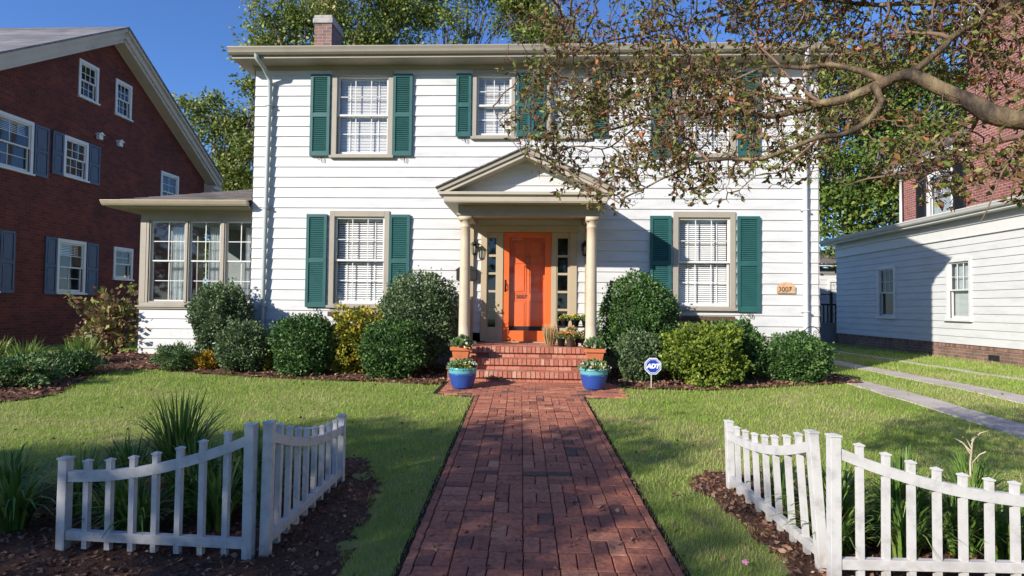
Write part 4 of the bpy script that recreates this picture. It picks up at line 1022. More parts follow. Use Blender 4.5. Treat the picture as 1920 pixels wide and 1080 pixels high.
for (x, y, rx, h, sd, lb) in ((-7.75, 8.65, .62, .40, 21, 'sprawling low evergreen at the left edge of the lawn, nearest the camera of its group'),
                             (-7.75, 9.6, .46, .38, 22, 'low evergreen mound beside the mulch between the lawn and the brick house'),
                             (-9.0, 9.1, .6, .3, 23, 'low evergreen mound with brown tips against the left edge of the photo'),
                             (-8.7, 8.1, .5, .3, 24, 'small grey-green mound low at the left edge where lawn meets bed')):
    shrub('spreading_evergreen', lb, 'shrub', x, y, g(x, y), rx, rx*.75, h, M['l_jun'], 5200, .06, seed=sd, lump=.35, core=.5, wr=.22, group='low evergreens in the left bed')

def clump(name, label, cat, x, y, n, length, mat, w=.012, spread=.5, group=None, z=None, tb=(2, 2), droop=1.0, parent=None, part='leaves', base_r=.08):
    z = g(x, y) if z is None else z
    t = parent or thing(name, label, cat, (x, y, z), group)
    V = []; Fs = []; ti = []; K = 5
    for i in range(n):
        a = random.uniform(0, 6.283); L = length*random.uniform(.55, 1.1); out = spread*random.uniform(.15, 1.0); br = base_r*random.random()
        bx, by = x+br*math.cos(a), y+br*math.sin(a); dx, dy = math.cos(a), math.sin(a); ww = w*random.uniform(.6, 1.2)
        nx_, ny_ = -dy, dx; b0 = len(V); tn = min(1, max(0, random.betavariate(*tb)))
        for k in range(K+1):
            s = k/K; hz = L*(s-.38*droop*out*2*s*s*s); hr = L*out*s**1.6
            wk = ww*(1-s**2.2)+.0008
            px_, py_ = bx+dx*hr, by+dy*hr
            V += [(px_-nx_*wk, py_-ny_*wk, z+max(hz, .0)), (px_+nx_*wk, py_+ny_*wk, z+max(hz, 0))]
        for k in range(K):
            Fs.append((b0+2*k, b0+2*k+1, b0+2*k+3, b0+2*k+2)); ti.append(tn)
    fastmesh(part, np.array(V), np.array(Fs), np.array(ti), mat, t, smooth=True)
    return t
GL = 'strap-leaved plants behind the left fence'
for i, (x, y, n, L, w_, sp, lb) in enumerate((
    (-2.62, 4.35, 210, .86, .011, .6, 'tall dark grassy clump rising above the front pickets left of the path'),
    (-2.3, 4.0, 200, .6, .010, .65, 'grassy clump behind the middle pickets of the shaded front fence'),
    (-2.0, 3.75, 120, .5, .010, .75, 'low strap-leaved clump directly behind the shaded pickets near the tall post'),
    (-2.95, 4.3, 160, .5, .010, .85, 'low arching clump behind the leftmost post of the shaded fence'),
    (-3.25, 3.65, 110, .55, .014, 1.0, 'broad arching strap leaves left of the shaded fence at the photo edge'),
    (-3.7, 4.1, 130, .5, .012, .95, 'dark strap-leaved clump at the left edge of the photo beyond the fence'),
    (-3.3, 4.7, 140, .4, .008, .95, 'thin grassy tuft at the lawn edge above the leftmost post'),
    (-2.45, 3.65, 180, .4, .011, .95, 'low arching dark clump in the middle of the left bed just behind the pickets'),
    (-2.05, 4.25, 200, .62, .009, .75, 'tall fine-leaved dark clump behind the third picket from the tall shaded post'),
    (-3.05, 3.95, 170, .5, .011, .95, 'wide arching clump between the photo edge and the leftmost shaded post'),
    (-1.85, 4.0, 190, .5, .010, .8, 'dark arching clump behind the tall shaded posts'),
    (-2.65, 3.75, 170, .42, .010, .8, 'low dark clump behind the first shaded pickets from the left post'),
    (-2.15, 4.6, 150, .5, .008, .8, 'fine-leaved clump at the lawn edge behind the shaded front fence'),
    (-1.8, 4.85, 120, .4, .008, .8, 'thin grassy tuft behind the side fence section left of the path'))):
    clump('strap_leaf_plant', lb, 'plant', x, y, n, L, M['l_strap'], w_, sp, GL)
GR = 'strap-leaved plants behind the right fence'
for i, (x, y, n, L, w_, sp, lb) in enumerate((
    (1.86, 3.85, 190, .52, .010, .8, 'green strap-leaved clump just right of the sunlit tall posts'),
    (2.12, 3.62, 150, .46, .010, .9, 'green strap-leaved clump behind the second and third sunlit pickets'),
    (2.5, 3.7, 220, .5, .008, .8, 'yellowish thin-leaved clump behind the middle sunlit pickets'),
    (2.75, 3.95, 190, .5, .011, .8, 'green strap-leaved clump behind the rightmost sunlit pickets'),
    (3.05, 4.4, 200, .5, .008, .85, 'thin-leaved green clump at the right edge against the shaded lawn'),
    (1.72, 3.62, 150, .42, .010, .8, 'low green clump hugging the post where the two sunlit sections meet'),
    (2.32, 3.95, 190, .58, .012, .6, 'taller green clump behind the third and fourth sunlit pickets'),
    (2.68, 3.6, 170, .42, .009, .9, 'low fine-leaved clump behind the last pickets at the right edge'),
    (2.0, 4.15, 150, .5, .011, .7, 'dark green clump in the middle of the right bed, behind the others'),
    (2.2, 3.85, 190, .45, .010, .95, 'wide arching green clump low behind the second sunlit picket'),
    (2.95, 3.75, 190, .5, .010, .9, 'arching green clump cut by the right edge of the photo'),
    (1.75, 4.45, 110, .35, .008, .8, 'small green tuft behind the sunlit side fence section'))):
    clump('strap_leaf_plant', lb, 'plant', x, y, n, L, M['l_strap'], w_, sp, GR, tb=(2.6, 2))
for x, y, lb in ((-8.9, 10.1, 'bright green daylily clump at the left edge below the brick house'), (-8.2, 10.5, 'daylily clump with dry flower stalks beside the brick house wall'), (-9.7, 10.3, 'daylily clump cut by the left edge of the photo')):
    clump('daylily', lb, 'plant', x, y, 200, .66, M['l_strap'], .016, .6, 'daylilies in the left bed', tb=(3, 1.6), base_r=.2)
m_ = MB()
t = thing('dried_seed_stalk', 'pale dry branching seed stalk at the right edge above the sunlit fence', 'plant', (2.85, 4.1, .04))
m_.tube([(2.85, 4.1, .04), (2.84, 4.1, .45), (2.86, 4.1, .62)], .006, 5)
for k in range(7):
    a = k*.9; z = .45+k*.025; m_.tube([(2.85, 4.1, z), (2.85+.05*math.cos(a), 4.1+.05*math.sin(a), z+.06), (2.85+.09*math.cos(a), 4.1+.09*math.sin(a), z+.08)], .004, 4)
m_.build('stalk', M['strawp'] if 'strawp' in M else M['cream'], t)

# ---- pots
def flower_leaves(parent, part, x, y, z, r, h, n, mat, ls, up=.6, dome=True):
    u = unit(rng.normal(size=(n, 3))); u[:, 2] = abs(u[:, 2])
    rr = rng.uniform(.3, 1, n)**.5
    P = np.stack([x+u[:, 0]*r*rr, y+u[:, 1]*r*rr, z+u[:, 2]*h*rr], 1)
    A = u+rng.normal(size=(n, 3))*.5+np.array([0, 0, up])
    L = ls*rng.uniform(.7, 1.3, n)
    leaves(part, P, A, L, L*.42, rng.random(n), mat, parent)
def blue_pot(x, y, label, plabel):
    z = g(x, y)+.022
    t = thing('glazed_pot', label, 'flower pot', (x, y, z), 'blue glazed pots at the foot of the steps')
    prof = [(0, 0), (.135, 0), (.142, .006)]
    for i in range(1, 11):
        f = i/11; r = .142+(.208-.142)*f**.8; zz = .006+.215*f; prof += [(r-.002, zz-.010), (r+.006, zz-.003), (r+.006, zz)]
    MB().lathe(prof+[(.205, .224)], (x, y, z), 40).build('pot', M['gl_blue'], t)
    prof2 = [(.205, .224), (.211, .232), (.207, .25), (.212, .262), (.208, .275), (.218, .285), (.224, .298), (.218, .31), (.2, .312), (.19, .29)]
    MB().lathe(prof2, (x, y, z), 40).build('rim', M['gl_aqua'], t)
    MB().lathe([(.195, .285), (0, .29)], (x, y, z), 24).build('soil', M['soil'], t)
    p = thing('bedding_plants', plabel, 'plant', (x, y, z+.29), 'bedding plants in the blue pots')
    flower_leaves(p, 'leaves', x, y, z+.27, .2, .13, 420, M['l_pansy'], .065)
    flower_leaves(p, 'white_flowers', x, y, z+.3, .24, .10, 60, M['f_white'], .05)
    flower_leaves(p, 'yellow_flowers', x+.03, y-.05, z+.3, .2, .09, 26, M['f_yellow'], .045)
blue_pot(-1.12, 9.02, 'blue and aqua ribbed glazed pot left of the brick steps', 'white and yellow bedding flowers in the blue pot left of the steps')
blue_pot(.85, 9.12, 'blue and aqua ribbed glazed pot right of the brick steps', 'white and yellow bedding flowers in the blue pot right of the steps')
def terra_pot(x, y, label, plabel):
    z = .575
    t = thing('terracotta_planter', label, 'flower pot', (x, y, z), 'square terracotta planters on the step ends')
    m_ = MB()
    def fr(r0, r1, z0, z1): 
        p = [(x+sx*r0, y+sy*r0, z+z0) for sx, sy in ((-1, -1), (1, -1), (1, 1), (-1, 1))]+[(x+sx*r1, y+sy*r1, z+z1) for sx, sy in ((-1, -1), (1, -1), (1, 1), (-1, 1))]
        m_.add(p, [(0, 1, 5, 4), (1, 2, 6, 5), (2, 3, 7, 6), (3, 0, 4, 7), (0, 1, 2, 3), (4, 5, 6, 7)])
    fr(.115, .14, 0, .15); m_.build('pot', M['terracotta'], t, bevel=.005)
    m_ = MB(); fr(.16, .165, .15, .205); m_.build('rim', M['terracotta'], t, bevel=.006)
    p = thing('bedding_plants', plabel, 'plant', (x, y, z+.2), 'bedding plants in the terracotta planters')
    flower_leaves(p, 'leaves', x, y, z+.2, .16, .15, 260, M['l_pansy'], .065)
    flower_leaves(p, 'white_flowers', x, y, z+.2, .24, .12, 36, M['f_white'], .055)
terra_pot(-1.24, 9.78, 'square terracotta planter on the left end of the brick steps', 'leafy plant with white flowers in the terracotta planter left of the steps')
terra_pot(.92, 9.78, 'square terracotta planter on the right end of the brick steps', 'leafy plant with white flowers in the terracotta planter right of the steps')

# plant stand beside the door with pots of chrysanthemums
def plant_stand():
    t = thing('plant_stand', 'low wooden plant stand on the porch right of the orange door', 'plant stand', (.66, 11.0, .755))
    m_ = MB(); m_.box(.36, 1.02, 10.86, 11.16, 1.07, 1.095)
    m_.build('shelf', M['iron'], t)
    for x in (.38, 1.0):
        for y in (10.88, 11.14): MB().box(x-.012, x+.012, y-.012, y+.012, .755, 1.069).build('leg', M['iron'], t)
plant_stand()
def mum(x, y, z, r, h, mat, fm, label, plabel=None, lf=180, fl=150, grp=''):
    t = thing('potted_chrysanthemum', label, 'potted plant', (x, y, z), grp)
    MB().lathe([(0, 0), (r*.75, 0), (r, h), (r*1.06, h), (r*1.06, h*1.1), (r*.9, h*1.1), (r*.9, h*.9), (0, h*.9)], (x, y, z), 20).build('pot', mat, t)
    flower_leaves(t, 'leaves', x, y, z+h, r*1.35, h*.75, lf, M['l_pansy'], .05)
    flower_leaves(t, 'flowers', x, y, z+h*1.25, r*1.35, h*.75, fl, fm, .03)
G1 = 'yellow chrysanthemums on the upper shelf'
mum(.49, 10.98, 1.095, .075, .10, M['plastic'], M['f_yellow'], 'yellow chrysanthemum in a black pot on the upper shelf, nearest the door', grp=G1)
mum(.68, 10.98, 1.095, .075, .10, M['plastic'], M['f_yellow'], 'yellow chrysanthemum in a black pot in the middle of the upper shelf', grp=G1)
mum(.87, 11.0, 1.095, .075, .10, M['plastic'], M['f_yellow'], 'greener chrysanthemum in a black pot on the upper shelf beside the column', fl=60, grp=G1)
G2 = 'orange and peach chrysanthemums on the porch floor'
mum(.41, 10.52, .756, .075, .13, M['plastic'], M['f_orange'], 'orange chrysanthemum in a black pot on the porch floor beside the straw sheaf', grp=G2)
mum(.57, 10.45, .756, .08, .135, M['galv'], M['f_orange'], 'orange chrysanthemum in an olive grey pot in the middle of the porch edge', grp=G2)
mum(.73, 10.55, .756, .078, .13, M['plastic'], M['f_peach'], 'peach chrysanthemum in a black pot on the porch floor beside the column', grp=G2)
mum(.60, 10.7, .756, .08, .18, M['plastic'], M['f_peach'], 'taller peach chrysanthemum behind the olive pot below the shelf', grp=G2)
t = thing('straw_sheaf', 'tied sheaf of pale dry straw standing on the porch right of the orange door', 'straw sheaf', (.22, 10.9, .755))
n = 500; a = rng.uniform(0, 6.28, n); rr = .05*np.sqrt(rng.random(n))
P = np.stack([.22+rr*np.cos(a)*1.6, 10.6+rr*np.sin(a)*1.6, np.full(n, .757)], 1); A = np.stack([np.cos(a)*.12+rng.normal(0, .07, n), np.sin(a)*.12+rng.normal(0, .07, n), np.ones(n)], 1)
leaves('straws', P, A, rng.uniform(.22, .42, n), np.full(n, .006), rng.random(n), M['straw'], t)
MB().lathe([(.09, .15), (.095, .165), (.09, .18)], (.22, 10.6, .755), 14).build('tie', M['boxwood'], t)

# yard sign
def yard_sign():
    x, y = 1.76, 9.3; z = g(x, y)
    t = thing('yard_sign', 'small blue octagonal security sign with white lettering on a thin grey stake', 'yard sign', (x, y, z))
    MB().box(x-.03, x-.015, y-.004, y+.004, z-.05, .5).build('stake', M['stake'], t)
    def octa(r): return [(x+r*math.cos(math.pi/8+k*math.pi/4), .555+r*math.sin(math.pi/8+k*math.pi/4)) for k in range(8)]
    F = lambda a, b, d: (a, y-d, b)
    p = MB().prism(octa(.135), .005, .011, F).build('panel', M['signwhite'], t)
    MB().prism(octa(.122), .0115, .0135, F).build('blue_field', M['signblue'], p)
    r = MB(); o1, o2 = octa(.110), octa(.103)
    for k in range(8):
        a, b, c, d = o1[k], o1[(k+1) % 8], o2[(k+1) % 8], o2[k]; r.add([F(*a, .0139), F(*b, .0139), F(*c, .0139), F(*d, .0139)], [(0, 1, 2, 3)])
    r.build('white_ring', M['signwhite'], p)
    text_obj('lettering', 'ADT', .092, M['signwhite'], (x-.094, y-.0145, .525), (R(90), 0, 0), p, ext=.001, shear=.25, bold=.006)
yard_sign()

# ---- grass
def build_grass():
    n = 560000
    # pick more points near the camera
    y = 1.8*np.exp(rng.random(n)*math.log(21/1.8)); x = rng.uniform(-1.0, 1.0, n)*(y*1.0+1.0)
    keep = np.ones(n, bool)
    def inp(poly):
        c = np.zeros(n, bool); m = len(poly); j = m-1
        wx = x+.05*np.sin(x*23+y*17); wy = y+.05*np.sin(x*19-y*29)
        for i in range(m):
            xi, yi = poly[i]; xj, yj = poly[j]
            cond = ((yi > wy) != (yj > wy)) & (wx < (xj-xi)*(wy-yi)/((yj-yi) if yj != yi else 1e-9)+xi)
            c ^= cond; j = i
        return c
    for p in BEDS: keep &= ~inp(p)
    pl = -.73-.028*(y-3.47); jx = rng.normal(0, .012, n)
    keep &= ~((x > pl-.02+jx) & (x < pl+1.54+jx) & (y < 8.6)); keep &= ~((x > -1.5) & (x < 1.2) & (y > 8.42+jx*2))
    for a, b in ((5.12, 5.66), (6.66, 7.22), (8.72, 8.95)): keep &= ~((x > a+jx*5) & (x < b+jx*5))
    keep &= ~((y > 11.6) & (x > -8.1) & (x < 5.4)); keep &= ~(x > 10.9)
    x, y = x[keep], y[keep]; m = len(x)
    z = np.array([gn(a, b) for a, b in zip(x, y)])-.004
    far = np.clip(y/3.0, 1, 6)
    P = np.stack([x, y, z], 1)
    a = rng.uniform(0, 6.283, m); lean = rng.uniform(.1, .9, m)
    H = rng.uniform(.016, .042, m)*(.85+.15*far)*np.where(rng.random(m) < .03, 1.9, 1); W = rng.uniform(.0011, .0022, m)*far
    d = np.stack([np.cos(a), np.sin(a), np.zeros(m)], 1); s = np.stack([-np.sin(a), np.cos(a), np.zeros(m)], 1)
    tip = P+np.array([0, 0, 1])*H[:, None]+d*(H*lean)[:, None]
    V = np.stack([P-s*W[:, None], P+s*W[:, None], tip], 1).reshape(-1, 3)
    Fc = np.arange(m*3).reshape(-1, 3)
    def nz(f, o): return np.array([noise.noise(Vector((p*f, q*f, o))) for p, q in zip(x, y)])
    dry = nz(.9, 1)*.6+nz(3.2, 5)*.45+nz(11, 8)*.3
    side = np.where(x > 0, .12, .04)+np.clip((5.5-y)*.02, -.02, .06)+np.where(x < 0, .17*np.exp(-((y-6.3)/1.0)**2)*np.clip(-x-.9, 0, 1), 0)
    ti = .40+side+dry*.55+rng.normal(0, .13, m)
    o = fastmesh('grass', V, Fc, np.clip(ti, 0, 1), M['l_grass']); tag(o, 'short mown green lawn grass with dry brown patches', 'grass', kind='stuff')
build_grass()
# fallen leaves on lawn, path, beds
n = 1500; P = []
while len(P) < n:
    y = random.uniform(2.2, 9.5); x = random.uniform(-.95*y-1, .9*y+1)
    if random.random() < .35/(abs(x)*.2+.35): P.append((x, y, gn(x, y)+.03))
P = np.array(P); A = rng.normal(size=(n, 3)); A[:, 2] *= .25; L = rng.uniform(.015, .045, n)
o = leaves('fallen_leaves', P, A, L, L*.35, rng.beta(1.5, 1.5, n), M['chips']); tag(o, 'scattered dry fallen leaves on lawn and path', 'fallen leaves', kind='stuff')
t = thing('fallen_flower', 'small pink blossom lying on the grass left of the sunlit fence', 'flower', (1.16, 3.42, .03))
leaves('petals', np.tile([[1.16, 3.42, .045]], (14, 1)), rng.normal(size=(14, 3))*[1, 1, .3]+[0, 0, .3], np.full(14, .022), np.full(14, .009), rng.random(14), tint_mat('pink_petals', [(0, (.6, .2, .35)), (1, (.8, .45, .6))]), t)

# ================================================================== TREES
def limb(mb, p, q, r0, r1, bend=.15, n=6, sides=6):
    p, q = Vector(p), Vector(q); L = (q-p).length
    o1 = Vector((random.uniform(-1, 1), random.uniform(-1, 1), random.uniform(-.3, 1)))*L*bend; o2 = Vector((random.uniform(-1, 1), random.uniform(-1, 1), random.uniform(-.5, .8)))*L*bend
    pts = []; rr = []
    for i in range(n+1):
        t = i/n; a = p.lerp(q, t)+o1*(3*t*(1-t)**2)+o2*(3*t*t*(1-t)); pts.append(a); rr.append(r0+(r1-r0)*t)
    mb.tube(pts, rr, sides); return pts
def tree(name, label, base, trunk_top, r, blobs, mat, ls=.22, per=90, clumps=60, csize=.55, group='trees behind the houses', seed=1, droop=0):
    random.seed(seed)
    t = thing(name, label, 'tree', base, group)
    tr = MB(); tp = limb(tr, base, trunk_top, r, r*.45, .04, 8, 10); tr.build('trunk', M['bark2'], t)
    br = MB(); cents = []
    tot = sum(b[3]*b[4]*b[5] for b in blobs)
    mains = []
    for bl in blobs:
        c = Vector(bl[:3]); rd = bl[3:6]; s = random.choice(tp[4:]); pts = limb(br, s, c, r*.38, r*.12, .12, 6, 6); mains.append((bl, pts))
        k = max(3, int(clumps*bl[3]*bl[4]*bl[5]/tot))
        for i in range(k):
            u = Vector((random.gauss(0, 1), random.gauss(0, 1), random.gauss(0, 1))).normalized()*random.uniform(.35, 1)**.6
            q = c+Vector((u.x*rd[0], u.y*rd[1], u.z*rd[2])); cents.append(q)
            limb(br, random.choice(pts[2:]), q, r*.1, .012, .12, 4, 4)
    br.build('branches', M['bark2'], t)
    C = np.array([tuple(c) for c in cents]); n = len(C)*per
    ci = np.repeat(np.arange(len(C)), per); sz = rng.uniform(.6, 1.25, len(C))[ci]*csize
    off = rng.normal(size=(n, 3))*np.array([1, 1, .62])*sz[:, None]*.55
    P = C[ci]+off; A = rng.normal(size=(n, 3))+off*.8+np.array([0, 0, -droop])
    L = ls*rng.uniform(.6, 1.3, n); ct = rng.normal(0, .16, len(C))[ci]
    leaves('crown', P, A, L, L*.33, rng.beta(2, 2, n)*.8+.1+ct, mat, t)
    return t
tree('oak_tree', 'loose green oak between the brick gable and the white house', (-16.2, 31, .2), (-15.8, 30.5, 8), .35,
     [(-16.8, 30, 11.0, 1.9, 1.5, 1.5), (-15.2, 30.5, 9.0, 1.6, 1.5, 1.4), (-17.0, 30, 8.0, 2.0, 1.6, 1.7), (-14.2, 30, 11.8, 1.3, 1.3, 1.3), (-15.5, 30, 6.2, 2.5, 1.8, 1.8), (-13.5, 30, 7.5, 1.8, 1.5, 1.6), (-18, 30.5, 5.5, 2, 1.5, 1.6), (-14.8, 30, 3.6, 2.4, 1.6, 1.6)],
     M['l_oak'], .18, 270, 150, .85, seed=11)
tree('oak_tree', 'large green oak behind the chimney of the white house', (-9.8, 29, .2), (-9.6, 28.5, 11), .4,
     [(-12.4, 27, 14.6, 1.7, 1.5, 1.1), (-10.6, 28, 15.6, 2.0, 1.6, 1.5), (-8.2, 27, 14.6, 1.9, 1.5, 1.5), (-6.2, 27.5, 15.6, 1.6, 1.4, 1.4), (-9.4, 28, 13.0, 2.2, 1.6, 1.3), (-12.8, 27.5, 12.9, 1.2, 1.1, .7), (-6.8, 27, 13.0, 1.6, 1.4, 1.2)],
     M['l_oak'], .17, 200, 120, .75, seed=12)
tree('oak_tree', 'sparse yellowing tree with bare twigs showing, behind the middle of the roof', (-3.8, 29, .2), (-3.6, 28.5, 11), .3,
     [(-4.4, 27, 14.2, 1.6, 1.3, 1.1), (-2.6, 27.5, 15.0, 1.6, 1.3, 1.4), (-5.2, 27.5, 13.0, 1.2, 1.2, .9), (-3.6, 27.3, 16.2, 2.0, 1.4, 1.2)],
     M['l_oak'], .15, 110, 55, .6, seed=13)
tree('oak_tree', 'pale green tree behind the roof just left of the crape myrtle branches', (.2, 29, .2), (.2, 28.5, 10.5), .3,
     [(-.6, 27, 14.4, 1.2, 1.2, 1.3), (.6, 27.2, 13.4, 1.1, 1.1, 1.0), (1.1, 27.2, 13.2, .7, .9, .8), (-.9, 27.3, 16.0, 1.4, 1.2, 1.1)],
     M['l_oak'], .16, 170, 60, .6, seed=14)
tree('maple_tree', 'dense dark green tree behind the right end of the white house', (14.6, 29, .2), (14.6, 28.7, 7), .4,
     [(13.4, 27.5, 11.2, 2.0, 1.8, 1.6), (15.8, 28, 11.6, 2.2, 1.8, 1.8), (12.9, 27.5, 8.2, 1.8, 1.6, 1.8), (15.4, 27.5, 8.6, 2.2, 1.8, 2.0), (13.6, 27.5, 5.2, 2.2, 1.6, 1.9), (16.4, 27.5, 5.6, 2.2, 1.6, 1.9), (18.6, 28, 10.4, 2.2, 1.8, 1.8), (18.6, 28.5, 7, 2, 1.6, 2), (14.2, 27.2, 3.0, 2.6, 1.4, 1.4)],
     M['l_dark'], .19, 220, 190, .85, seed=15)
tree('maple_tree', 'green tree far behind the right house, seen through the myrtle twigs', (21, 33, .2), (21, 33, 9), .4,
     [(20, 33, 12.5, 3, 2, 2.2), (23.5, 33, 12, 2.6, 2, 2.2), (18, 33.5, 9, 2.6, 2, 2.4), (22, 33, 8.5, 3, 2, 2.4)],
     M['l_dark'], .24, 150, 80, 1.0, seed=16)
tree('maple_tree', 'dark tree filling the gap behind the small white outbuilding', (10.6, 34, .2), (10.6, 34, 5), .3,
     [(10.5, 33.5, 6.5, 2.4, 1.8, 2.2), (12.5, 33.5, 5, 2.2, 1.8, 2.2), (11.2, 33.5, 9.2, 1.8, 1.6, 1.6)],
     M['l_dark'], .24, 150, 70, .9, seed=17)

# ---- crape myrtle in the foreground: limbs modelled, twigs grown by space colonisation
S_ = .6
def sk(l): return [Vector((x*S_, y*S_, 1.45+(z-1.45)*S_)) for x, y, z in l]
SK = {
 'main': ([(4.1, 2.6, -.97), (3.95, 2.75, .4), (3.55, 3.05, 1.7), (3.06, 3.4, 2.37), (2.9, 3.45, 2.47), (2.74, 3.5, 2.54), (2.61, 3.6, 2.62), (2.53, 3.7, 2.73), (2.42, 3.8, 2.86), (2.31, 3.85, 2.93), (2.2, 3.95, 2.92), (2.08, 4.05, 2.87), (1.92, 4.15, 2.85), (1.73, 4.3, 2.83), (1.5, 4.4, 2.86), (1.26, 4.5, 2.9), (1.03, 4.6, 2.94), (.78, 4.7, 2.9), (.5, 4.75, 2.86), (.25, 4.8, 2.97)], .085, .006),
 'down': ([(2.16, 3.95, 2.91), (2.15, 3.85, 2.77), (2.05, 3.80, 2.63), (1.94, 3.85, 2.56), (1.77, 3.90, 2.54), (1.50, 4.00, 2.45), (1.35, 4.10, 2.45), (1.09, 4.15, 2.46), (0.92, 4.20, 2.38), (0.74, 4.20, 2.29), (0.54, 4.20, 2.18)], .026, .005),
 'mid': ([(2.21, 3.95, 2.95), (2.05, 4.05, 3.06), (1.8, 4.2, 3.12), (1.62, 4.3, 3.17), (1.42, 4.4, 3.12), (1.25, 4.6, 3.11)], .024, .006),
 'up': ([(2.32, 3.85, 2.93), (2.49, 3.90, 3.06), (2.65, 3.95, 3.20), (2.84, 4.00, 3.34), (3.11, 4.05, 3.49), (3.46, 4.10, 3.8)], .024, .014),
 'ul': ([(2.65, 3.95, 3.20), (2.53, 4.10, 3.32), (2.43, 4.30, 3.36), (2.31, 4.50, 3.35), (2.09, 4.60, 3.36), (1.85, 4.70, 3.50), (1.64, 4.80, 3.61)], .014, .004),
 'top': ([(3.1, 4.06, 3.47), (3.01, 4.4, 3.69), (2.62, 4.7, 3.8), (2.1, 4.9, 3.96), (1.52, 5.1, 3.93), (.95, 5.2, 3.84), (.4, 5.2, 3.7), (-.06, 5.2, 3.52)], .024, .004),
 'arc': ([(.55, 4.2, 2.17), (.36, 4.5, 2.37), (.12, 4.7, 2.56), (-.14, 4.8, 2.69), (-.29, 4.9, 2.91), (-.4, 4.9, 3.13)], .006, .003),
 'bk': ([(2.61, 3.6, 2.63), (2.73, 4.0, 2.57), (2.7, 4.4, 2.57), (2.67, 4.8, 2.5)], .014, .004),
 'dr': ([(2.90, 3.45, 2.47), (2.62, 3.50, 2.42), (2.46, 3.60, 2.33), (2.34, 3.80, 2.31), (2.22, 4.00, 2.32), (2.07, 4.10, 2.27)], .019, .005),
 'dr2': ([(2.68, 3.5, 2.37), (2.52, 3.4, 2.16), (2.4, 3.4, 1.9)], .008, .003),
 'up2': ([(3.55, 3.05, 1.7), (3.8, 3.0, 2.6), (4.2, 3.2, 3.6), (4.3, 3.4, 4.6)], .06, .012),
 's1': ([(1.5, 4.4, 2.86), (1.42, 4.55, 3.15), (1.18, 4.7, 3.4), (1.15, 4.85, 3.75), (.95, 4.9, 4.1)], .014, .004),
 's2': ([(1.03, 4.6, 2.94), (.85, 4.75, 3.2), (.55, 4.85, 3.3), (.4, 4.95, 3.6), (.15, 5.0, 3.85)], .012, .003),
 's3': ([(.78, 4.7, 2.9), (.55, 4.7, 2.7), (.28, 4.75, 2.72), (.02, 4.8, 2.62)], .008, .003),
 's4': ([(1.15, 4.1, 2.45), (.98, 4.25, 2.68), (.72, 4.45, 2.8), (.55, 4.6, 3.1), (.3, 4.7, 3.2)], .010, .003),
 's5': ([(1.92, 4.15, 2.85), (1.8, 4.35, 3.1), (1.62, 4.5, 3.45), (1.65, 4.7, 3.8), (1.45, 4.9, 4.3)], .014, .004),
 's6': ([(1.77, 3.9, 2.54), (1.6, 3.95, 2.36), (1.42, 4.0, 2.32), (1.3, 4.05, 2.2)], .007, .003),
 'far': ([(1.95, 4.15, 2.85), (1.6, 4.6, 3.1), (1.2, 5.0, 3.4), (.7, 5.3, 3.6), (.2, 5.3, 3.3)], .014, .004)}
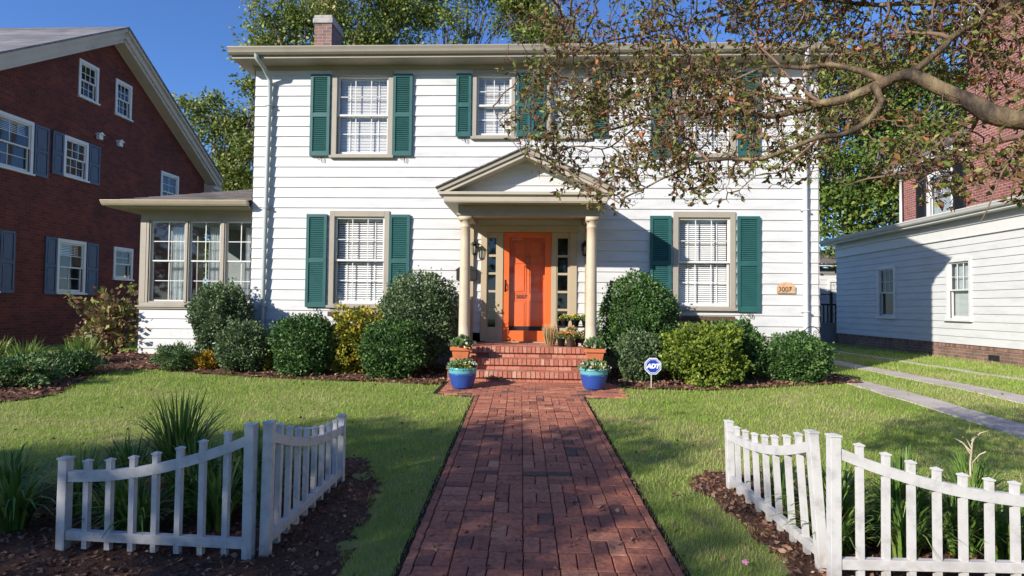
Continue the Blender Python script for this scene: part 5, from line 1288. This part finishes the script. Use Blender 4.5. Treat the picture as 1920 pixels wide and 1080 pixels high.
def crape_myrtle():
    random.seed(5)
    t = thing('crape_myrtle', 'crape myrtle with smooth tan limbs and sparse autumn leaves hanging in front of the house', 'tree', tuple(sk([(4.1, 2.6, -.97)])[0]))
    tr = MB(); thin = MB(); nodes = []; par = []
    for nm, (pl, r0, r1) in SK.items():
        P = sk(pl); pts = []; rr = []
        nseg = len(P)-1; s0 = len(nodes)
        for i in range(nseg):
            p0 = P[max(i-1, 0)]; p1 = P[i]; p2 = P[i+1]; p3 = P[min(i+2, nseg)]; k = max(2, int((p2-p1).length/.035))
            for j in range(k):
                u = j/k
                q = .5*((2*p1)+(-p0+p2)*u+(2*p0-5*p1+4*p2-p3)*u*u+(-p0+3*p1-3*p2+p3)*u**3)
                q = q+Vector((noise.noise(q*9), noise.noise(q*9+Vector((5, 0, 0))), noise.noise(q*9+Vector((0, 5, 0)))))*.014
                pts.append(q); tt = (i+u)/nseg
                rr.append((r0+(r1-r0)*tt**.75)*(1+.2*noise.noise(q*16)+.1*noise.noise(q*45))*(S_ if nm not in ('x',) else 1)*(1.0))
        tr = MB().tube(pts, rr, 10 if r0 > .02 else 6); tr.build('trunk' if nm == 'main' else ('limb' if r0 > .013 else 'branch'), M['bark' if r0 > .02 else 'twig'], t)
        for i, q in enumerate(pts):
            if nm == 'main' and i < 22: continue
            nodes.append(q.copy()); par.append(-1)
    # attractors: crown volume as overlapping ellipsoids
    E = [((.95, 4.9, 3.55), (1.35, .7, .66), 760), ((3.05, 4.3, 3.35), (.8, .5, .45), 520), ((2.5, 4.4, 3.35), (.7, .4, .3), 170), ((1.3, 4.2, 2.55), (.85, .35, .42), 260), ((.12, 4.75, 2.9), (.42, .35, .45), 230), ((2.5, 4.6, 3.85), (1.5, .8, .4), 800),
         ((2.55, 3.6, 2.4), (.5, .35, .36), 200), ((2.1, 4.1, 2.55), (.45, .3, .3), 110), ((1.7, 4.4, 3.1), (.9, .35, .35), 300), ((.55, 4.35, 2.35), (.45, .2, .22), 60), ((.9, 4.7, 3.1), (1.1, .4, .3), 300), ((1.2, 4.5, 4.6), (1.7, 1.0, .6), 450), ((3.6, 3.4, 4.2), (1.0, 1.2, .9), 450), ((.6, 4.6, 2.75), (.8, .3, .3), 160)]
    att = []
    for c, rd, k in E:
        for i in range(int(k*5.6)):
            u = Vector((random.gauss(0, 1), random.gauss(0, 1), random.gauss(0, 1))).normalized()*random.random()**.4
            q = sk([(c[0]+u.x*rd[0], c[1]+u.y*rd[1], c[2]+u.z*rd[2])])[0]
            if noise.noise(q*4.5) > .04 - random.random()*.2: att.append(q)
    n0 = len(nodes); step = .03; kill = .028; infl = .45
    alive = att; tips = []
    for it in range(70):
        kd = kdtree.KDTree(len(nodes))
        for i, q in enumerate(nodes): kd.insert(q, i)
        kd.balance(); acc = {}; nxt = []
        for a in alive:
            q, i, d = kd.find(a)
            if d < kill: continue
            nxt.append(a)
            if d < infl: acc.setdefault(i, Vector()); acc[i] += (a-q).normalized()
        alive = nxt
        if not acc: break
        for i, v in acc.items():
            v = v.normalized()+Vector((random.gauss(0, .35), random.gauss(0, .35), random.gauss(0, .35)))
            if v.length < .1: continue
            nodes.append(nodes[i]+v.normalized()*step); par.append(i)
    ch = {}
    for i in range(n0, len(nodes)): ch.setdefault(par[i], []).append(i)
    w_ = [1.0]*len(nodes)
    for i in range(len(nodes)-1, n0-1, -1):
        if ch.get(i): w_[i] = sum(w_[c] for c in ch[i])
    tw = MB()
    def rad(i): return .0014*w_[i]**.46
    V = []; Fq = []
    def emit(chain):
        tw.tube([nodes[i] for i in chain], [min(rad(max(i, chain[1])) , .008) for i in chain], 4)
    starts = [(par[i], i) for i in range(n0, len(nodes)) if par[i] < n0]
    stack = starts
    while stack:
        a, b = stack.pop(); chain = [a, b]
        while ch.get(chain[-1]):
            k = sorted(ch[chain[-1]], key=lambda q: -w_[q]); 
            for o in k[1:]: stack.append((chain[-1], o))
            chain.append(k[0])
        emit(chain)
    tw.build('twigs', M['twig'], t)
    P = []; A = []; Ls = []; T_ = []
    for i in range(n0, len(nodes)):
        if w_[i] > 9: continue
        q = nodes[i]; d = (nodes[i]-nodes[par[i]]).normalized(); end = not ch.get(i)
        prob = 1.1 if end else .62
        patch = noise.noise(q*3.2); bare = noise.noise(q*7+Vector((0, 4, 2)))
        if bare < -.24: continue
        for k in range(4 if end else 2):
            if random.random() > prob+patch*.5: continue
            v = d*.8+Vector((random.gauss(0, .6), random.gauss(0, .6), random.gauss(-.2, .5)))
            P.append(tuple(q)); A.append(tuple(v)); L = random.uniform(.017, .036)
            rnd = random.random(); g_ = noise.noise(q*5+Vector((9, 0, 0)))
            tn = random.uniform(.05, .5) if rnd < .42-g_*.5 else random.uniform(.5, .9)
            if random.random() < .02: tn = random.uniform(.93, 1); L = .036
            Ls.append(L); T_.append(tn)
    P = np.array(P); A = np.array(A); Ls = np.array(Ls)
    tips_ = [i for i in range(n0, len(nodes)) if not ch.get(i) and noise.noise(nodes[i]*2.5+Vector((3, 3, 3))) > -.05]
    q = np.array([tuple(nodes[i]) for i in tips_]); k = 9; q = np.repeat(q, k, 0)+rng.normal(0, .014, (len(q)*k, 3))+np.array([0, 0, .01])
    leaves('seed_capsules', q, rng.normal(size=q.shape), rng.uniform(.005, .010, len(q)), rng.uniform(.002, .0035, len(q)), rng.random(len(q)), M['capsule'], t)
    leaves('crown', P, A, Ls, Ls*.25, np.array(T_), M['l_myrtle'], t, fold=.5)
    open('/tmp/m.txt','w').write(f'{len(nodes)} {len(P)}')
crape_myrtle()

# ---- tall street tree behind the camera on the left: it casts the shade over the left fence and the path
def street_tree():
    random.seed(9)
    base = (-15.5, -4.6, 0)
    t = thing('street_tree', 'tall leafy street tree outside the frame, left of the camera, shading the fence and path', 'tree', base)
    tr = MB(); tp = limb(tr, base, (-14.2, -3.6, 5.6), .3, .16, .03, 8, 10); tr.build('trunk', M['bark2'], t)
    br = MB(); C = []
    k = 0
    d = Vector((1, 1, -.64))
    while k < 400:
        x = random.uniform(-10, 1.5); y = random.uniform(.5, 6.95)
        dens = 1.0
        edge = 6.75+.2*noise.noise(Vector((x*1.2, 0, 4)))-(1.2*max(0, (-x-2.2)*.45) if x < -2.2 else 0)
        edge = max(edge, 4.7)
        if y > edge: continue
        if x > -.2: dens = .85
        if x > .35: dens = .5
        if x > .1 and y < 4.4: dens = .42
        if x > .75: dens = .2
        if noise.noise(Vector((x*1.9, y*2.6, 11))) > .24: continue
        if random.random() > dens: continue
        z = random.uniform(4.6, 8.4); P = Vector((x, y, 0))-d*(z/.64)
        C.append(P); k += 1
    for x, y in ((1.0, 6.4), (1.2, 5.8), (.95, 5.5), (1.0, 4.3), (1.1, 3.7), (.9, 3.1)):
        z = 6.2; C.append(Vector((x, y, 0))-d*(z/.64))
    mains = []
    for i in range(14):
        q = random.choice(C); mains.append(limb(br, random.choice(tp[5:]), q, .09, .03, .1, 6, 6))
    allp = [p for m_ in mains for p in m_[2:]]
    for q in C:
        p = min(allp, key=lambda a: (a-q).length_squared); limb(br, p, q, .02, .006, .08, 3, 4)
    br.build('branches', M['bark2'], t)
    C = np.array([tuple(c) for c in C]); per = 75; n = len(C)*per; ci = np.repeat(np.arange(len(C)), per)
    off = rng.normal(size=(n, 3))*.19
    P = C[ci]+off; A = rng.normal(size=(n, 3)); L = rng.uniform(.07, .15, n)
    leaves('crown', P, A, L, L*.36, rng.random(n), M['l_oak'], t)
street_tree()
for i, (x, y, hh) in enumerate(((-40, -24, 9), (-27, -34, 10.3), (-12, -30, 17), (4, -25, 18), (17, -23, 17), (29, -15, 18), (-50, -8, 10), (38, -2, 16))):  # unseen tree row added behind the camera to block low sky light
    tree('maple_tree', 'leafy tree across the road behind the photographer, added unseen to cut the sky light', (x, y, 0), (x, y, hh*.55), .3,
         [(x, y, hh*.62, 5.5, 4, hh*.30), (x+5, y-2, hh*.5, 4.5, 3.5, hh*.34), (x-5, y+1, hh*.5, 4.5, 3.5, hh*.34), (x, y, hh*.28, 7, 3.5, hh*.2)], M['l_dark'], .75, 60, 70, 1.5, group='unseen trees added across the street to cut the sky light', seed=40+i)
for o in bpy.data.objects:
    if '_w' in o: del o['_w']
